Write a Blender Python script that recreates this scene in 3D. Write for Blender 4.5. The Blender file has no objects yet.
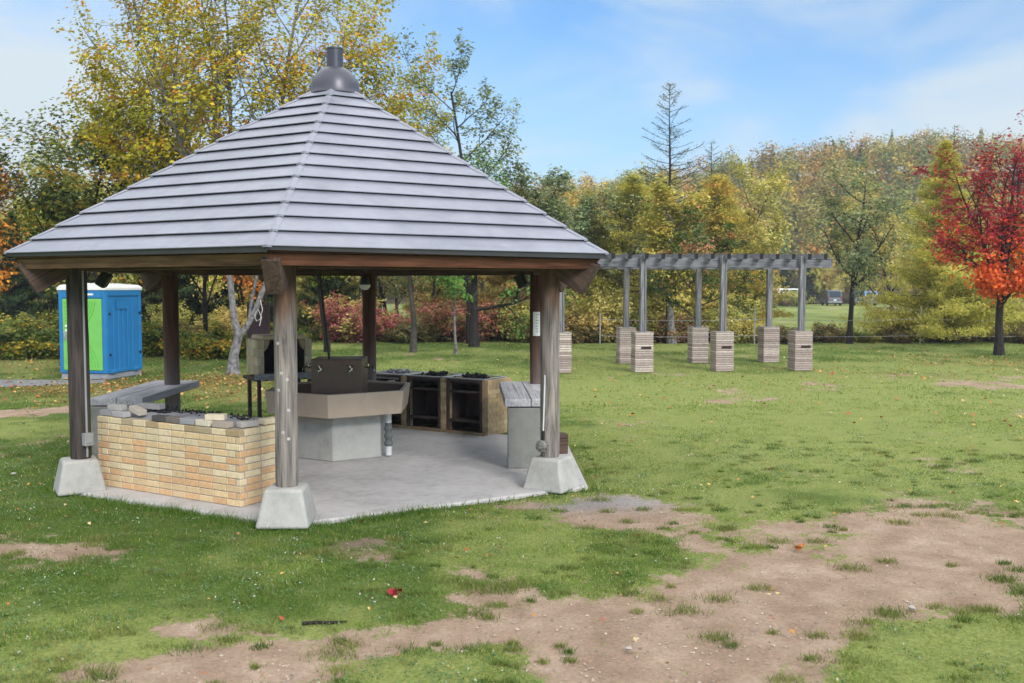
import bpy, math, random
import numpy as np
from mathutils import Matrix, Vector

# ------------------------------------------------------------------ camera, sky, sun, exposure
SC = bpy.context.scene
COL = SC.collection
F_PX, CAM_H, PITCH = 937.9, 2.216, 0.0568
cam_d = bpy.data.cameras.new('camera')
cam = bpy.data.objects.new('camera', cam_d)
COL.objects.link(cam)
cam.location = (0, 0, CAM_H)
cam.rotation_euler = (math.pi / 2 - PITCH, 0, 0)
cam_d.sensor_width = 36.0
cam_d.lens = F_PX / 1024 * 36.0
cam_d.clip_end = 3000
cam_d.dof.use_dof = True
cam_d.dof.focus_distance = 10.5
cam_d.dof.aperture_fstop = 2.8
SC.camera = cam

SKY_TINT, VEIL, OVERHEAD_FILL = (0.35, 0.645, 0.875), (3.15, 3.65, 3.95), (8.6, 8.8, 9.0)
SUN_EL, SUN_ROT = math.radians(33), math.radians(150)
world = bpy.data.worlds.new('World')
SC.world = world
world.use_nodes = True
wn, wl = world.node_tree.nodes, world.node_tree.links
bg = wn['Background']
sky = wn.new('ShaderNodeTexSky')
sky.sky_type = 'NISHITA'
sky.sun_disc = False
sky.sun_elevation = SUN_EL
sky.sun_rotation = SUN_ROT
sky.air_density = 1.0
sky.dust_density = 1.0
sky.ozone_density = 1.2
bg.inputs['Strength'].default_value = 0.12
# thin cloud veil: white streaks mixed into the sky colour by direction
tc = wn.new('ShaderNodeTexCoord')


def wmap(src, a, b, c, d, smooth=False):
    r = wn.new('ShaderNodeMapRange')
    if smooth: r.interpolation_type = 'SMOOTHSTEP'
    for k, v in zip(('From Min', 'From Max', 'To Min', 'To Max'), (a, b, c, d)):
        r.inputs[k].default_value = v
    wl.new(src, r.inputs['Value'])
    return r.outputs['Result']


def wadd(a, b, op='ADD'):
    m = wn.new('ShaderNodeMath'); m.operation = op; m.use_clamp = True
    wl.new(a, m.inputs[0]); wl.new(b, m.inputs[1])
    return m.outputs[0]


def wmix(f, A, B, blend='MIX'):
    m = wn.new('ShaderNodeMix'); m.data_type = 'RGBA'; m.blend_type = blend
    for k, v in (('Factor', f), ('A', A), ('B', B)):
        if isinstance(v, (int, float)): m.inputs[k].default_value = v
        elif isinstance(v, tuple): m.inputs[k].default_value = (*v, 1)
        else: wl.new(v, m.inputs[k])
    return m.outputs['Result']


def wnoise(scale, rot, s, det, dist):
    m = wn.new('ShaderNodeMapping')
    m.inputs['Scale'].default_value = scale
    m.inputs['Rotation'].default_value = rot
    wl.new(tc.outputs['Generated'], m.inputs['Vector'])
    n = wn.new('ShaderNodeTexNoise')
    for k, v in (('Scale', s), ('Detail', det), ('Roughness', .55), ('Distortion', dist)):
        n.inputs[k].default_value = v
    wl.new(m.outputs['Vector'], n.inputs['Vector'])
    return n.outputs['Fac']


sx = wn.new('ShaderNodeSeparateXYZ')
wl.new(tc.outputs['Generated'], sx.inputs['Vector'])
streak = wmap(wnoise((1.5, 1.5, 5.5), (0.10, -0.16, 0.6), 1.5, 9, 0.6), 0.38, 0.66, 0.0, 0.70, True)
low = wmap(sx.outputs['Z'], 0.27, 0.06, 0.0, 0.50)          # milky towards the horizon
left = wmap(sx.outputs['X'], 0.05, -0.48, 0.0, 0.45)        # and towards -X
veil = wadd(wadd(streak, low), left)
blue = wmix(1.0, sky.outputs['Color'], SKY_TINT, 'MULTIPLY')
c1 = wmix(veil, blue, VEIL)
fill_cover = wmap(sx.outputs['Z'], 0.36, 0.62, 0.0, 1.0, True)   # unseen bright cloud added above the view, softens the light
c2 = wmix(fill_cover, c1, OVERHEAD_FILL)
wl.new(c2, bg.inputs['Color'])

sun_d = bpy.data.lights.new('sun', 'SUN')
sun_d.energy = 1.7
sun_d.angle = math.radians(18)
sun_d.color = (1.0, 0.95, 0.88)
sun = bpy.data.objects.new('sun', sun_d)
COL.objects.link(sun)
sdir = Vector((math.sin(SUN_ROT) * math.cos(SUN_EL), math.cos(SUN_ROT) * math.cos(SUN_EL), math.sin(SUN_EL)))
sun.rotation_euler = (-sdir).to_track_quat('-Z', 'Y').to_euler()
sun.location = (10, -10, 30)

vs = SC.view_settings
vs.view_transform = 'Standard'
vs.look = 'None'
vs.exposure = 0.9
vs.gamma = 1
vs.use_curve_mapping = False
SC.cycles.max_bounces = 8
SC.cycles.transparent_max_bounces = 8
SC.cycles.use_denoising = True

RNG = np.random.default_rng(7)
PI = math.pi


# ------------------------------------------------------------------ helpers: objects
def thing(name, label, cat, loc=(0, 0, 0), rz=0.0, group=None):
    o = bpy.data.objects.new(name, None)
    COL.objects.link(o)
    o.empty_display_size = 0.2
    o.location = loc
    o.rotation_euler = (0, 0, rz)
    o['label'] = label
    o['category'] = cat
    if group:
        o['group'] = group
    return o


def tag(o, label, cat, group=None, kind=None):
    if label: o['label'] = label
    if cat: o['category'] = cat
    if group: o['group'] = group
    if kind: o['kind'] = kind
    return o


def copy_tree(o, parent=None):
    c = o.copy()
    COL.objects.link(c)
    c.parent = parent
    for ch in o.children:
        copy_tree(ch, c)
    return c


def T(x=0, y=0, z=0, rx=0, ry=0, rz=0):
    return Matrix.Translation((x, y, z)) @ Matrix.Rotation(rz, 4, 'Z') @ Matrix.Rotation(ry, 4, 'Y') @ Matrix.Rotation(rx, 4, 'X')


class MB:
    def __init__(self):
        self.v, self.f, self.c = [], [], []

    def add(self, vs_, fs, col=(1, 1, 1), M=None):
        n = len(self.v)
        if M is not None:
            vs_ = [tuple(M @ Vector(p)) for p in vs_]
        self.v += [tuple(p) for p in vs_]
        self.f += [tuple(i + n for i in f) for f in fs]
        self.c += [col] * len(fs)
        return self

    def box(self, c, s, M=None, col=(1, 1, 1), taper=1.0):
        x, y, z = c
        a, b, h = s[0] / 2, s[1] / 2, s[2] / 2
        t = taper
        vs_ = [(x - a, y - b, z - h), (x + a, y - b, z - h), (x + a, y + b, z - h), (x - a, y + b, z - h),
               (x - a * t, y - b * t, z + h), (x + a * t, y - b * t, z + h), (x + a * t, y + b * t, z + h), (x - a * t, y + b * t, z + h)]
        fs = [(3, 2, 1, 0), (4, 5, 6, 7), (0, 1, 5, 4), (1, 2, 6, 5), (2, 3, 7, 6), (3, 0, 4, 7)]
        return self.add(vs_, fs, col, M)

    def prism(self, poly, z0, z1, M=None, col=(1, 1, 1), scale1=1.0):
        n = len(poly)
        vs_ = [(x, y, z0) for x, y in poly] + [(x * scale1, y * scale1, z1) for x, y in poly]
        fs = [tuple(range(n - 1, -1, -1)), tuple(range(n, 2 * n))] + [(i, (i + 1) % n, (i + 1) % n + n, i + n) for i in range(n)]
        return self.add(vs_, fs, col, M)

    def tube(self, pts, rad, n=8, col=(1, 1, 1), M=None, cap=True):
        pts = [np.array(p, float) for p in pts]
        if not hasattr(rad, '__len__'):
            rad = [rad] * len(pts)
        vs_, fs = [], []
        for i, p in enumerate(pts):
            d = pts[min(i + 1, len(pts) - 1)] - pts[max(i - 1, 0)]
            d = d / (np.linalg.norm(d) + 1e-9)
            u = np.cross(d, (0, 0, 1) if abs(d[2]) < 0.95 else (0, 1, 0))
            u /= np.linalg.norm(u)
            w = np.cross(d, u)
            for k in range(n):
                a = 2 * PI * k / n
                vs_.append(tuple(p + rad[i] * (math.cos(a) * u + math.sin(a) * w)))
        for i in range(len(pts) - 1):
            for k in range(n):
                k2 = (k + 1) % n
                fs.append((i * n + k, (i + 1) * n + k, (i + 1) * n + k2, i * n + k2))
        if cap:
            fs.append(tuple(range(n)))
            fs.append(tuple(range(len(pts) * n - 1, (len(pts) - 1) * n - 1, -1)))
        return self.add(vs_, fs, col, M)

    def lathe(self, prof, n=24, col=(1, 1, 1), M=None):
        vs_, fs = [], []
        for r, z in prof:
            for k in range(n):
                a = 2 * PI * k / n
                vs_.append((r * math.cos(a), r * math.sin(a), z))
        for i in range(len(prof) - 1):
            for k in range(n):
                k2 = (k + 1) % n
                fs.append((i * n + k, i * n + k2, (i + 1) * n + k2, (i + 1) * n + k))
        return self.add(vs_, fs, col, M)

    def build(self, name, mat, parent=None, bevel=0.0, smooth=False, seg=1):
        me = bpy.data.meshes.new(name)
        me.from_pydata(self.v, [], self.f)
        me.update()
        me.materials.append(mat)
        at = me.color_attributes.new('Col', 'FLOAT_COLOR', 'CORNER')
        cols = []
        for f, c in zip(self.f, self.c):
            cols += [c[0], c[1], c[2], 1.0] * len(f)
        at.data.foreach_set('color', np.array(cols, np.float32))
        if smooth:
            me.polygons.foreach_set('use_smooth', [True] * len(me.polygons))
            try:
                me.set_sharp_from_angle(angle=math.radians(38))
            except Exception:
                pass
        o = bpy.data.objects.new(name, me)
        COL.objects.link(o)
        if parent is not None:
            o.parent = parent
        if bevel:
            m = o.modifiers.new('bevel', 'BEVEL')
            m.width = bevel
            m.segments = seg
            m.limit_method = 'ANGLE'
            m.angle_limit = math.radians(40)
        return o


def poly_mesh(name, V, k, cols, mat, parent=None):
    """V: (N,k,3) array of N separate k-gons, cols (N,3)"""
    V = np.asarray(V, np.float32)
    N = V.shape[0]
    me = bpy.data.meshes.new(name)
    me.vertices.add(N * k)
    me.vertices.foreach_set('co', V.reshape(-1))
    me.loops.add(N * k)
    me.loops.foreach_set('vertex_index', np.arange(N * k, dtype=np.int32))
    me.polygons.add(N)
    me.polygons.foreach_set('loop_start', np.arange(0, N * k, k, dtype=np.int32))
    try:
        me.polygons.foreach_set('loop_total', np.full(N, k, dtype=np.int32))
    except Exception:
        pass
    me.update(calc_edges=True)
    at = me.color_attributes.new('Col', 'FLOAT_COLOR', 'POINT')
    c4 = np.ones((N, k, 4), np.float32)
    c4[:, :, :3] = np.asarray(cols, np.float32)[:, None, :]
    at.data.foreach_set('color', c4.reshape(-1))
    me.materials.append(mat)
    o = bpy.data.objects.new(name, me)
    COL.objects.link(o)
    if parent is not None:
        o.parent = parent
    return o


def srgb(r, g, b, k=1.0):
    def f(c):
        c /= 255
        return (c / 12.92 if c <= 0.04045 else ((c + 0.055) / 1.055) ** 2.4) * k
    return (f(r), f(g), f(b))


# ------------------------------------------------------------------ helpers: materials
class NT:
    def __init__(self, name):
        self.m = bpy.data.materials.new(name)
        self.m.use_nodes = True
        self.n = self.m.node_tree.nodes
        self.l = self.m.node_tree.links
        self.b = self.n['Principled BSDF']
        self.out = self.n['Material Output']

    def new(self, t, **kw):
        n = self.n.new(t)
        for k, v in kw.items():
            setattr(n, k, v)
        return n

    def coord(self, scale=(1, 1, 1), src='Object'):
        t = self.new('ShaderNodeTexCoord')
        m = self.new('ShaderNodeMapping')
        m.inputs['Scale'].default_value = scale
        self.l.new(t.outputs[src], m.inputs['Vector'])
        return m.outputs['Vector']

    def noise(self, vec, scale, detail=5, rough=0.6, dist=0.0):
        n = self.new('ShaderNodeTexNoise')
        n.inputs['Scale'].default_value = scale
        n.inputs['Detail'].default_value = detail
        n.inputs['Roughness'].default_value = rough
        n.inputs['Distortion'].default_value = dist
        if vec is not None:
            self.l.new(vec, n.inputs['Vector'])
        return n.outputs['Fac']

    def ramp(self, fac, stops):
        r = self.new('ShaderNodeValToRGB')
        e = r.color_ramp.elements
        while len(e) < len(stops):
            e.new(0.5)
        for i, (p, c) in enumerate(stops):
            e[i].position = p
            e[i].color = (*c, 1) if len(c) == 3 else c
        self.l.new(fac, r.inputs['Fac'])
        return r.outputs['Color']

    def rng(self, fac, a, b, c=0.0, d=1.0, smooth=False):
        r = self.new('ShaderNodeMapRange')
        if smooth:
            r.interpolation_type = 'SMOOTHSTEP'
        r.inputs['From Min'].default_value = a
        r.inputs['From Max'].default_value = b
        r.inputs['To Min'].default_value = c
        r.inputs['To Max'].default_value = d
        self.l.new(fac, r.inputs['Value'])
        return r.outputs['Result']

    def mix(self, fac, A, B, blend='MIX'):
        m = self.new('ShaderNodeMix')
        m.data_type = 'RGBA'
        m.blend_type = blend
        for s, v in (('Factor', fac), ('A', A), ('B', B)):
            if isinstance(v, (int, float)):
                m.inputs[s].default_value = v
            elif isinstance(v, tuple):
                m.inputs[s].default_value = (*v, 1) if len(v) == 3 else v
            else:
                self.l.new(v, m.inputs[s])
        return m.outputs['Result']

    def math(self, op, a, b=0.0, clamp=False):
        m = self.new('ShaderNodeMath', operation=op, use_clamp=clamp)
        for i, v in enumerate((a, b)):
            if isinstance(v, (int, float)):
                m.inputs[i].default_value = v
            else:
                self.l.new(v, m.inputs[i])
        return m.outputs[0]

    def attr(self, name):
        a = self.new('ShaderNodeAttribute')
        a.attribute_name = name
        return a

    def bump(self, h, strength=0.3, dist=0.01):
        b = self.new('ShaderNodeBump')
        b.inputs['Strength'].default_value = strength
        b.inputs['Distance'].default_value = dist
        self.l.new(h, b.inputs['Height'])
        self.l.new(b.outputs['Normal'], self.b.inputs['Normal'])

    def set(self, col=None, rough=None, metal=None, spec=None):
        for key, v in (('Base Color', col), ('Roughness', rough), ('Metallic', metal), ('Specular IOR Level', spec)):
            if v is None:
                continue
            if isinstance(v, (int, float)):
                self.b.inputs[key].default_value = v
            elif isinstance(v, tuple):
                self.b.inputs[key].default_value = (*v, 1)
            else:
                self.l.new(v, self.b.inputs[key])
        return self.m


def m_plain(name, col, rough=0.6, metal=0.0, spec=0.4, var=0.12, nscale=6.0, bump=0.1, bscale=60, bdist=0.004):
    t = NT(name)
    vec = t.coord()
    n1 = t.noise(vec, nscale, 6)
    lo = tuple(c * (1 - var) for c in col)
    hi = tuple(min(1, c * (1 + var)) for c in col)
    c = t.ramp(n1, [(0.3, lo), (0.7, hi)])
    r = t.rng(n1, 0.3, 0.7, max(0, rough - 0.08), min(1, rough + 0.08))
    t.set(c, r, metal, spec)
    if bump:
        t.bump(t.noise(vec, bscale, 4), bump, bdist)
    return t.m


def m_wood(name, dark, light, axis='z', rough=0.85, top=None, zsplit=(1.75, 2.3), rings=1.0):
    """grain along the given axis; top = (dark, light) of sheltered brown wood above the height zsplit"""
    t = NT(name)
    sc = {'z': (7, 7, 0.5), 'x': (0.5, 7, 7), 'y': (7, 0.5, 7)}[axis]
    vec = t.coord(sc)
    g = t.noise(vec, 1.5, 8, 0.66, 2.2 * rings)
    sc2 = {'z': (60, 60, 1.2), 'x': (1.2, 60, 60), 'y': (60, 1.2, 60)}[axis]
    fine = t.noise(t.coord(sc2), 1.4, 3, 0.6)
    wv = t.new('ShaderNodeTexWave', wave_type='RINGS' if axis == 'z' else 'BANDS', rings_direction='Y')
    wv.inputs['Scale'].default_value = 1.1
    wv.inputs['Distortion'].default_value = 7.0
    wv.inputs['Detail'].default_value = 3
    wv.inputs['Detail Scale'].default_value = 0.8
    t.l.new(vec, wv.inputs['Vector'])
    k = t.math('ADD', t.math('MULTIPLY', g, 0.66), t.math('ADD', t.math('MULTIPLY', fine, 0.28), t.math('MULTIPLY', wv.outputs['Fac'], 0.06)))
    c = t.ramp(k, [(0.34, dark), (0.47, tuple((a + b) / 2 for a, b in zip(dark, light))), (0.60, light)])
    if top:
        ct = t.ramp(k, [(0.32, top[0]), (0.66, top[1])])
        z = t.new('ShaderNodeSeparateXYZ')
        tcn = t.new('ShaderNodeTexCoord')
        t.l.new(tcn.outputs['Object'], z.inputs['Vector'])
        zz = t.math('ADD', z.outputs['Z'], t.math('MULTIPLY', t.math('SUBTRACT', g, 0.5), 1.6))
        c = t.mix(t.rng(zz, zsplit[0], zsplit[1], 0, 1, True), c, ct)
    # cracks
    ck = t.noise(t.coord({'z': (26, 26, 0.35), 'x': (0.35, 26, 26), 'y': (26, 0.35, 26)}[axis]), 1.0, 2, 0.4)
    crack = t.rng(ck, 0.30, 0.36, 0.25, 1.0)
    c = t.mix(1.0, c, t.mix(crack, (0.25, 0.24, 0.24), (1, 1, 1)), 'MULTIPLY')
    t.set(c, rough, 0, 0.25)
    t.bump(t.math('ADD', k, t.math('MULTIPLY', crack, 0.5)), 0.5, 0.006)
    return t.m


def m_concrete(name, col, rough=0.85, stain=0.35, spec=0.3):
    t = NT(name)
    vec = t.coord()
    n1 = t.noise(vec, 1.6, 8, 0.62, 0.3)
    n2 = t.noise(vec, 9, 5, 0.6)
    n3 = t.noise(vec, 120, 3, 0.6)
    k = t.math('ADD', t.math('MULTIPLY', n1, 0.6), t.math('MULTIPLY', n2, 0.4))
    c = t.ramp(k, [(0.30, tuple(x * (1 - stain) for x in col)), (0.5, col), (0.72, tuple(min(1, x * (1 + stain * 0.6)) for x in col))])
    c = t.mix(0.35, c, t.ramp(n3, [(0.35, (0.7, 0.7, 0.7)), (0.65, (1.2, 1.2, 1.2))]), 'MULTIPLY')
    t.set(c, t.rng(n1, 0.3, 0.7, rough - 0.2, rough), 0, spec)
    t.bump(t.math('ADD', n3, n2), 0.25, 0.004)
    return t.m


def m_attr(name, rough=0.85, spec=0.3, var=0.25, nscale=25, bump=0.4, bdist=0.005, bscale=90):
    """base colour from the mesh's Col attribute, broken up by noise"""
    t = NT(name)
    vec = t.coord()
    a = t.attr('Col')
    n = t.noise(vec, nscale, 6, 0.65)
    c = t.mix(1.0, a.outputs['Color'], t.ramp(n, [(0.3, (1 - var,) * 3), (0.7, (1 + var * 0.6,) * 3)]), 'MULTIPLY')
    t.set(c, rough, 0, spec)
    if bump:
        t.bump(t.noise(vec, bscale, 4), bump, bdist)
    return t.m


def m_leaf(name, trans=0.35, objvar=0.0, tint=(1.0, 1.0, 0.7), rough=0.55):
    t = NT(name)
    a = t.attr('Col')
    c = a.outputs['Color']
    if objvar:
        oi = t.new('ShaderNodeObjectInfo')
        hs = t.new('ShaderNodeHueSaturation')
        t.l.new(c, hs.inputs['Color'])
        t.l.new(t.rng(oi.outputs['Random'], 0, 1, 0.5 - objvar, 0.5 + objvar), hs.inputs['Hue'])
        t.l.new(t.rng(oi.outputs['Random'], 0, 1, 1.5, 0.9), hs.inputs['Value'])
        c = hs.outputs['Color']
    t.set(c, rough, 0, 0.25)
    tr = t.new('ShaderNodeBsdfTranslucent')
    t.l.new(t.mix(1.0, c, tint, 'MULTIPLY'), tr.inputs['Color'])
    ms = t.new('ShaderNodeMixShader')
    ms.inputs['Fac'].default_value = trans
    t.l.new(t.b.outputs['BSDF'], ms.inputs[1])
    t.l.new(tr.outputs['BSDF'], ms.inputs[2])
    t.l.new(ms.outputs['Shader'], t.out.inputs['Surface'])
    return t.m


M = {}
M['roof'] = None
def m_roof():
    t = NT('roof_metal')
    vec = t.coord((1, 1, 1))
    n = t.noise(vec, 1.2, 6, 0.6, 0.4)
    n2 = t.noise(t.coord((2, 2, 14)), 2.0, 5, 0.6)
    c = t.ramp(n, [(0.3, (0.18, 0.187, 0.232)), (0.7, (0.25, 0.257, 0.31))])
    c = t.mix(0.10, c, t.ramp(n2, [(0.35, (0.75, 0.75, 0.76)), (0.65, (1.15, 1.15, 1.15))]), 'MULTIPLY')
    st = t.noise(t.coord((5, 5, 0.8)), 1.0, 6, 0.7)
    c = t.mix(0.22, c, t.ramp(st, [(0.38, (0.62, 0.62, 0.64)), (0.55, (1.0, 1.0, 1.0)), (0.72, (1.12, 1.12, 1.1))]), 'MULTIPLY')
    t.set(c, t.rng(n2, 0.3, 0.7, 0.30, 0.50), 0.25, 0.5)
    t.bump(t.noise(vec, 3, 2), 0.06, 0.02)
    return t.m
M['roof'] = m_roof()
M['roof_dark'] = m_plain('roof_cap_metal', (0.06, 0.06, 0.08), 0.36, 0.3, 0.5, 0.12, 3, 0.03)
M['edge_metal'] = m_plain('eave_edge_metal', (0.05, 0.05, 0.06), 0.45, 0.2, 0.5, 0.1)
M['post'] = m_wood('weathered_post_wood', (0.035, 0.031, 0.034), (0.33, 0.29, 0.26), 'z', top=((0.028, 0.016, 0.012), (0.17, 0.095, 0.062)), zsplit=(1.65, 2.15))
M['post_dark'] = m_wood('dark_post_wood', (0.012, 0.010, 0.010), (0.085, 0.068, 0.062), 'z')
M['brown_x'] = m_wood('brown_beam_wood', (0.045, 0.017, 0.010), (0.16, 0.066, 0.038), 'x')
M['tan_x'] = m_wood('tan_fascia_wood', (0.075, 0.038, 0.020), (0.23, 0.13, 0.074), 'x')
M['brown_end'] = m_wood('rafter_wood', (0.022, 0.014, 0.012), (0.13, 0.085, 0.066), 'x')
M['plank_y'] = m_wood('grey_plank_wood', (0.24, 0.235, 0.25), (0.52, 0.51, 0.53), 'y')
M['pergola_x'] = m_wood('grey_pergola_beam_wood', (0.055, 0.055, 0.068), (0.23, 0.23, 0.26), 'x')
M['pergola_y'] = m_wood('grey_pergola_joist_wood', (0.06, 0.058, 0.07), (0.26, 0.25, 0.27), 'y')
M['pergola_z'] = m_wood('grey_pergola_post_wood', (0.06, 0.058, 0.068), (0.28, 0.275, 0.295), 'z')
M['concrete'] = m_concrete('concrete', (0.38, 0.37, 0.35), 0.9, 0.32)
M['slab'] = m_concrete('floor_concrete', (0.43, 0.41, 0.405), 0.72, 0.36)
M['table_concrete'] = m_concrete('table_leg_concrete', (0.43, 0.43, 0.40), 0.9, 0.28)
M['pedestal'] = m_concrete('pedestal_concrete', (0.40, 0.39, 0.365), 0.85, 0.28)
M['granite'] = m_concrete('terrazzo_sink', (0.48, 0.37, 0.285), 0.6, 0.16, 0.4)
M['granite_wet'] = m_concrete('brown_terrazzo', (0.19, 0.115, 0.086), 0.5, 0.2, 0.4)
M['brick'] = m_attr('brick', 0.9, 0.2, 0.16, 22, 0.5, 0.006)
M['mortar'] = m_concrete('mortar', (0.36, 0.33, 0.29), 0.95, 0.25)
M['stone'] = m_attr('split_stone', 0.9, 0.2, 0.3, 30, 0.9, 0.012, 40)
M['char'] = m_plain('charcoal', (0.022, 0.021, 0.023), 0.85, 0, 0.3, 0.5, 30, 0.8, 60, 0.01)
M['ash'] = m_concrete('ash', (0.28, 0.28, 0.30), 0.95, 0.55)
M['black_steel'] = m_plain('sooty_steel', (0.065, 0.046, 0.04), 0.65, 0.1, 0.3, 0.4, 12, 0.3)
M['rim_steel'] = m_plain('grey_steel', (0.33, 0.33, 0.34), 0.5, 0.5, 0.5, 0.35, 14, 0.2)
M['chrome'] = m_plain('chrome', (0.72, 0.72, 0.73), 0.18, 1.0, 0.5, 0.05, 5, 0)
M['pvc'] = m_plain('white_pipe', (0.62, 0.63, 0.64), 0.4, 0, 0.5, 0.08, 8, 0.05)
M['pipe_wrap'] = m_plain('grey_pipe_wrap', (0.13, 0.14, 0.14), 0.8, 0, 0.3, 0.35, 20, 0.5)
M['black'] = m_plain('black_plastic', (0.012, 0.012, 0.014), 0.5, 0, 0.4, 0.2)
M['white'] = m_plain('white_paint', (0.74, 0.74, 0.73), 0.5, 0, 0.4, 0.06)
M['paper'] = m_plain('notice_paper', (0.62, 0.64, 0.63), 0.7, 0, 0.3, 0.06)
M['ink'] = m_plain('notice_ink', (0.16, 0.18, 0.20), 0.8, 0, 0.3, 0.1, 10, 0)
M['conduit'] = m_plain('grey_conduit', (0.30, 0.30, 0.31), 0.5, 0.2, 0.5, 0.1)
M['blue'] = m_plain('blue_plastic', (0.016, 0.165, 0.40), 0.42, 0, 0.45, 0.08, 3, 0.05)
M['green'] = m_plain('lime_plastic', (0.16, 0.46, 0.10), 0.42, 0, 0.45, 0.08, 3, 0.05)
M['grey_plastic'] = m_plain('grey_plastic_base', (0.25, 0.26, 0.29), 0.7, 0, 0.3, 0.15)
M['sign_brown'] = m_plain('brown_sign_paint', (0.032, 0.016, 0.022), 0.6, 0, 0.3, 0.2)
M['plug'] = m_plain('pale_plug_wood', (0.42, 0.39, 0.38), 0.9, 0, 0.2, 0.2, 60)
M['green_dark'] = m_plain('lime_plastic_ridge', (0.09, 0.40, 0.04), 0.45, 0, 0.45, 0.08, 3, 0.05)
M['joist'] = m_attr('joist_wood', 0.9, 0.2, 0.4, 12, 0.4)
M['white_stone'] = m_plain('white_stone', (0.36, 0.33, 0.30), 0.9, 0, 0.2, 0.2, 20)
M['rope'] = m_plain('white_rope', (0.55, 0.54, 0.52), 0.9, 0, 0.2, 0.15)
M['bristle'] = m_plain('grey_bristle', (0.22, 0.215, 0.20), 0.95, 0, 0.2, 0.4, 60, 0.9, 150, 0.01)
M['glass'] = m_plain('dark_car_glass', (0.03, 0.035, 0.042), 0.08, 0, 0.6, 0.1, 3, 0)
M['tyre'] = m_plain('tyre_rubber', (0.015, 0.015, 0.016), 0.85, 0, 0.2, 0.2)
M['car_blue'] = m_plain('blue_car_paint', (0.10, 0.21, 0.42), 0.25, 0.2, 0.6, 0.05, 3, 0)
M['car_white'] = m_plain('white_car_paint', (0.75, 0.76, 0.78), 0.3, 0, 0.6, 0.04, 3, 0)
M['car_dark'] = m_plain('dark_car_paint', (0.055, 0.075, 0.085), 0.3, 0.2, 0.6, 0.05, 3, 0)
M['lamp_red'] = m_plain('tail_lamp_plastic', (0.35, 0.02, 0.02), 0.25, 0, 0.6, 0.05, 3, 0)
M['lamp_clear'] = m_plain('headlamp_plastic', (0.6, 0.6, 0.6), 0.2, 0, 0.6, 0.05, 3, 0)
M['bark_pale'] = m_plain('pale_bark', (0.175, 0.165, 0.17), 0.9, 0, 0.2, 0.75, 9, 0.8, 25, 0.03)
M['bark_grey'] = m_plain('grey_bark', (0.085, 0.075, 0.068), 0.95, 0, 0.2, 0.45, 8, 0.8, 22, 0.03)
M['bark_dark'] = m_plain('dark_bark', (0.028, 0.024, 0.024), 0.95, 0, 0.2, 0.5, 8, 0.8, 22, 0.03)
M['leaf'] = m_leaf('leaves', 0.38)
M['leaf_var'] = m_leaf('wood_leaves', 0.36, 0.035)
M['leaf_far'] = m_leaf('far_leaves', 0.25)
M['blade'] = m_leaf('grass_blades', 0.30, 0.0, (0.9, 1.0, 0.6), 0.6)
M['litter'] = m_leaf('fallen_leaves', 0.15, 0.0, (1, 0.9, 0.7), 0.7)


# ------------------------------------------------------------------ noise in numpy, for the ground
def vnoise(x, y, scale, seed):
    r = np.random.default_rng(seed)
    tab = r.random((256, 256))
    xs, ys = x * scale + 1000.0, y * scale + 1000.0
    xi, yi = np.floor(xs).astype(int), np.floor(ys).astype(int)
    fx, fy = xs - xi, ys - yi
    fx = fx * fx * (3 - 2 * fx); fy = fy * fy * (3 - 2 * fy)
    g = lambda a, b: tab[a % 256, b % 256]
    return (g(xi, yi) * (1 - fx) + g(xi + 1, yi) * fx) * (1 - fy) + (g(xi, yi + 1) * (1 - fx) + g(xi + 1, yi + 1) * fx) * fy


def fnoise(x, y, scale, seed, oct_=4):
    s, a, t = 0, 1.0, 0
    for i in range(oct_):
        s = s + a * vnoise(x, y, scale * 2 ** i, seed + i)
        t += a
        a *= 0.55
    return s / t


def sstep(a, b, x):
    t = np.clip((x - a) / (b - a), 0, 1)
    return t * t * (3 - 2 * t)


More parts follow.
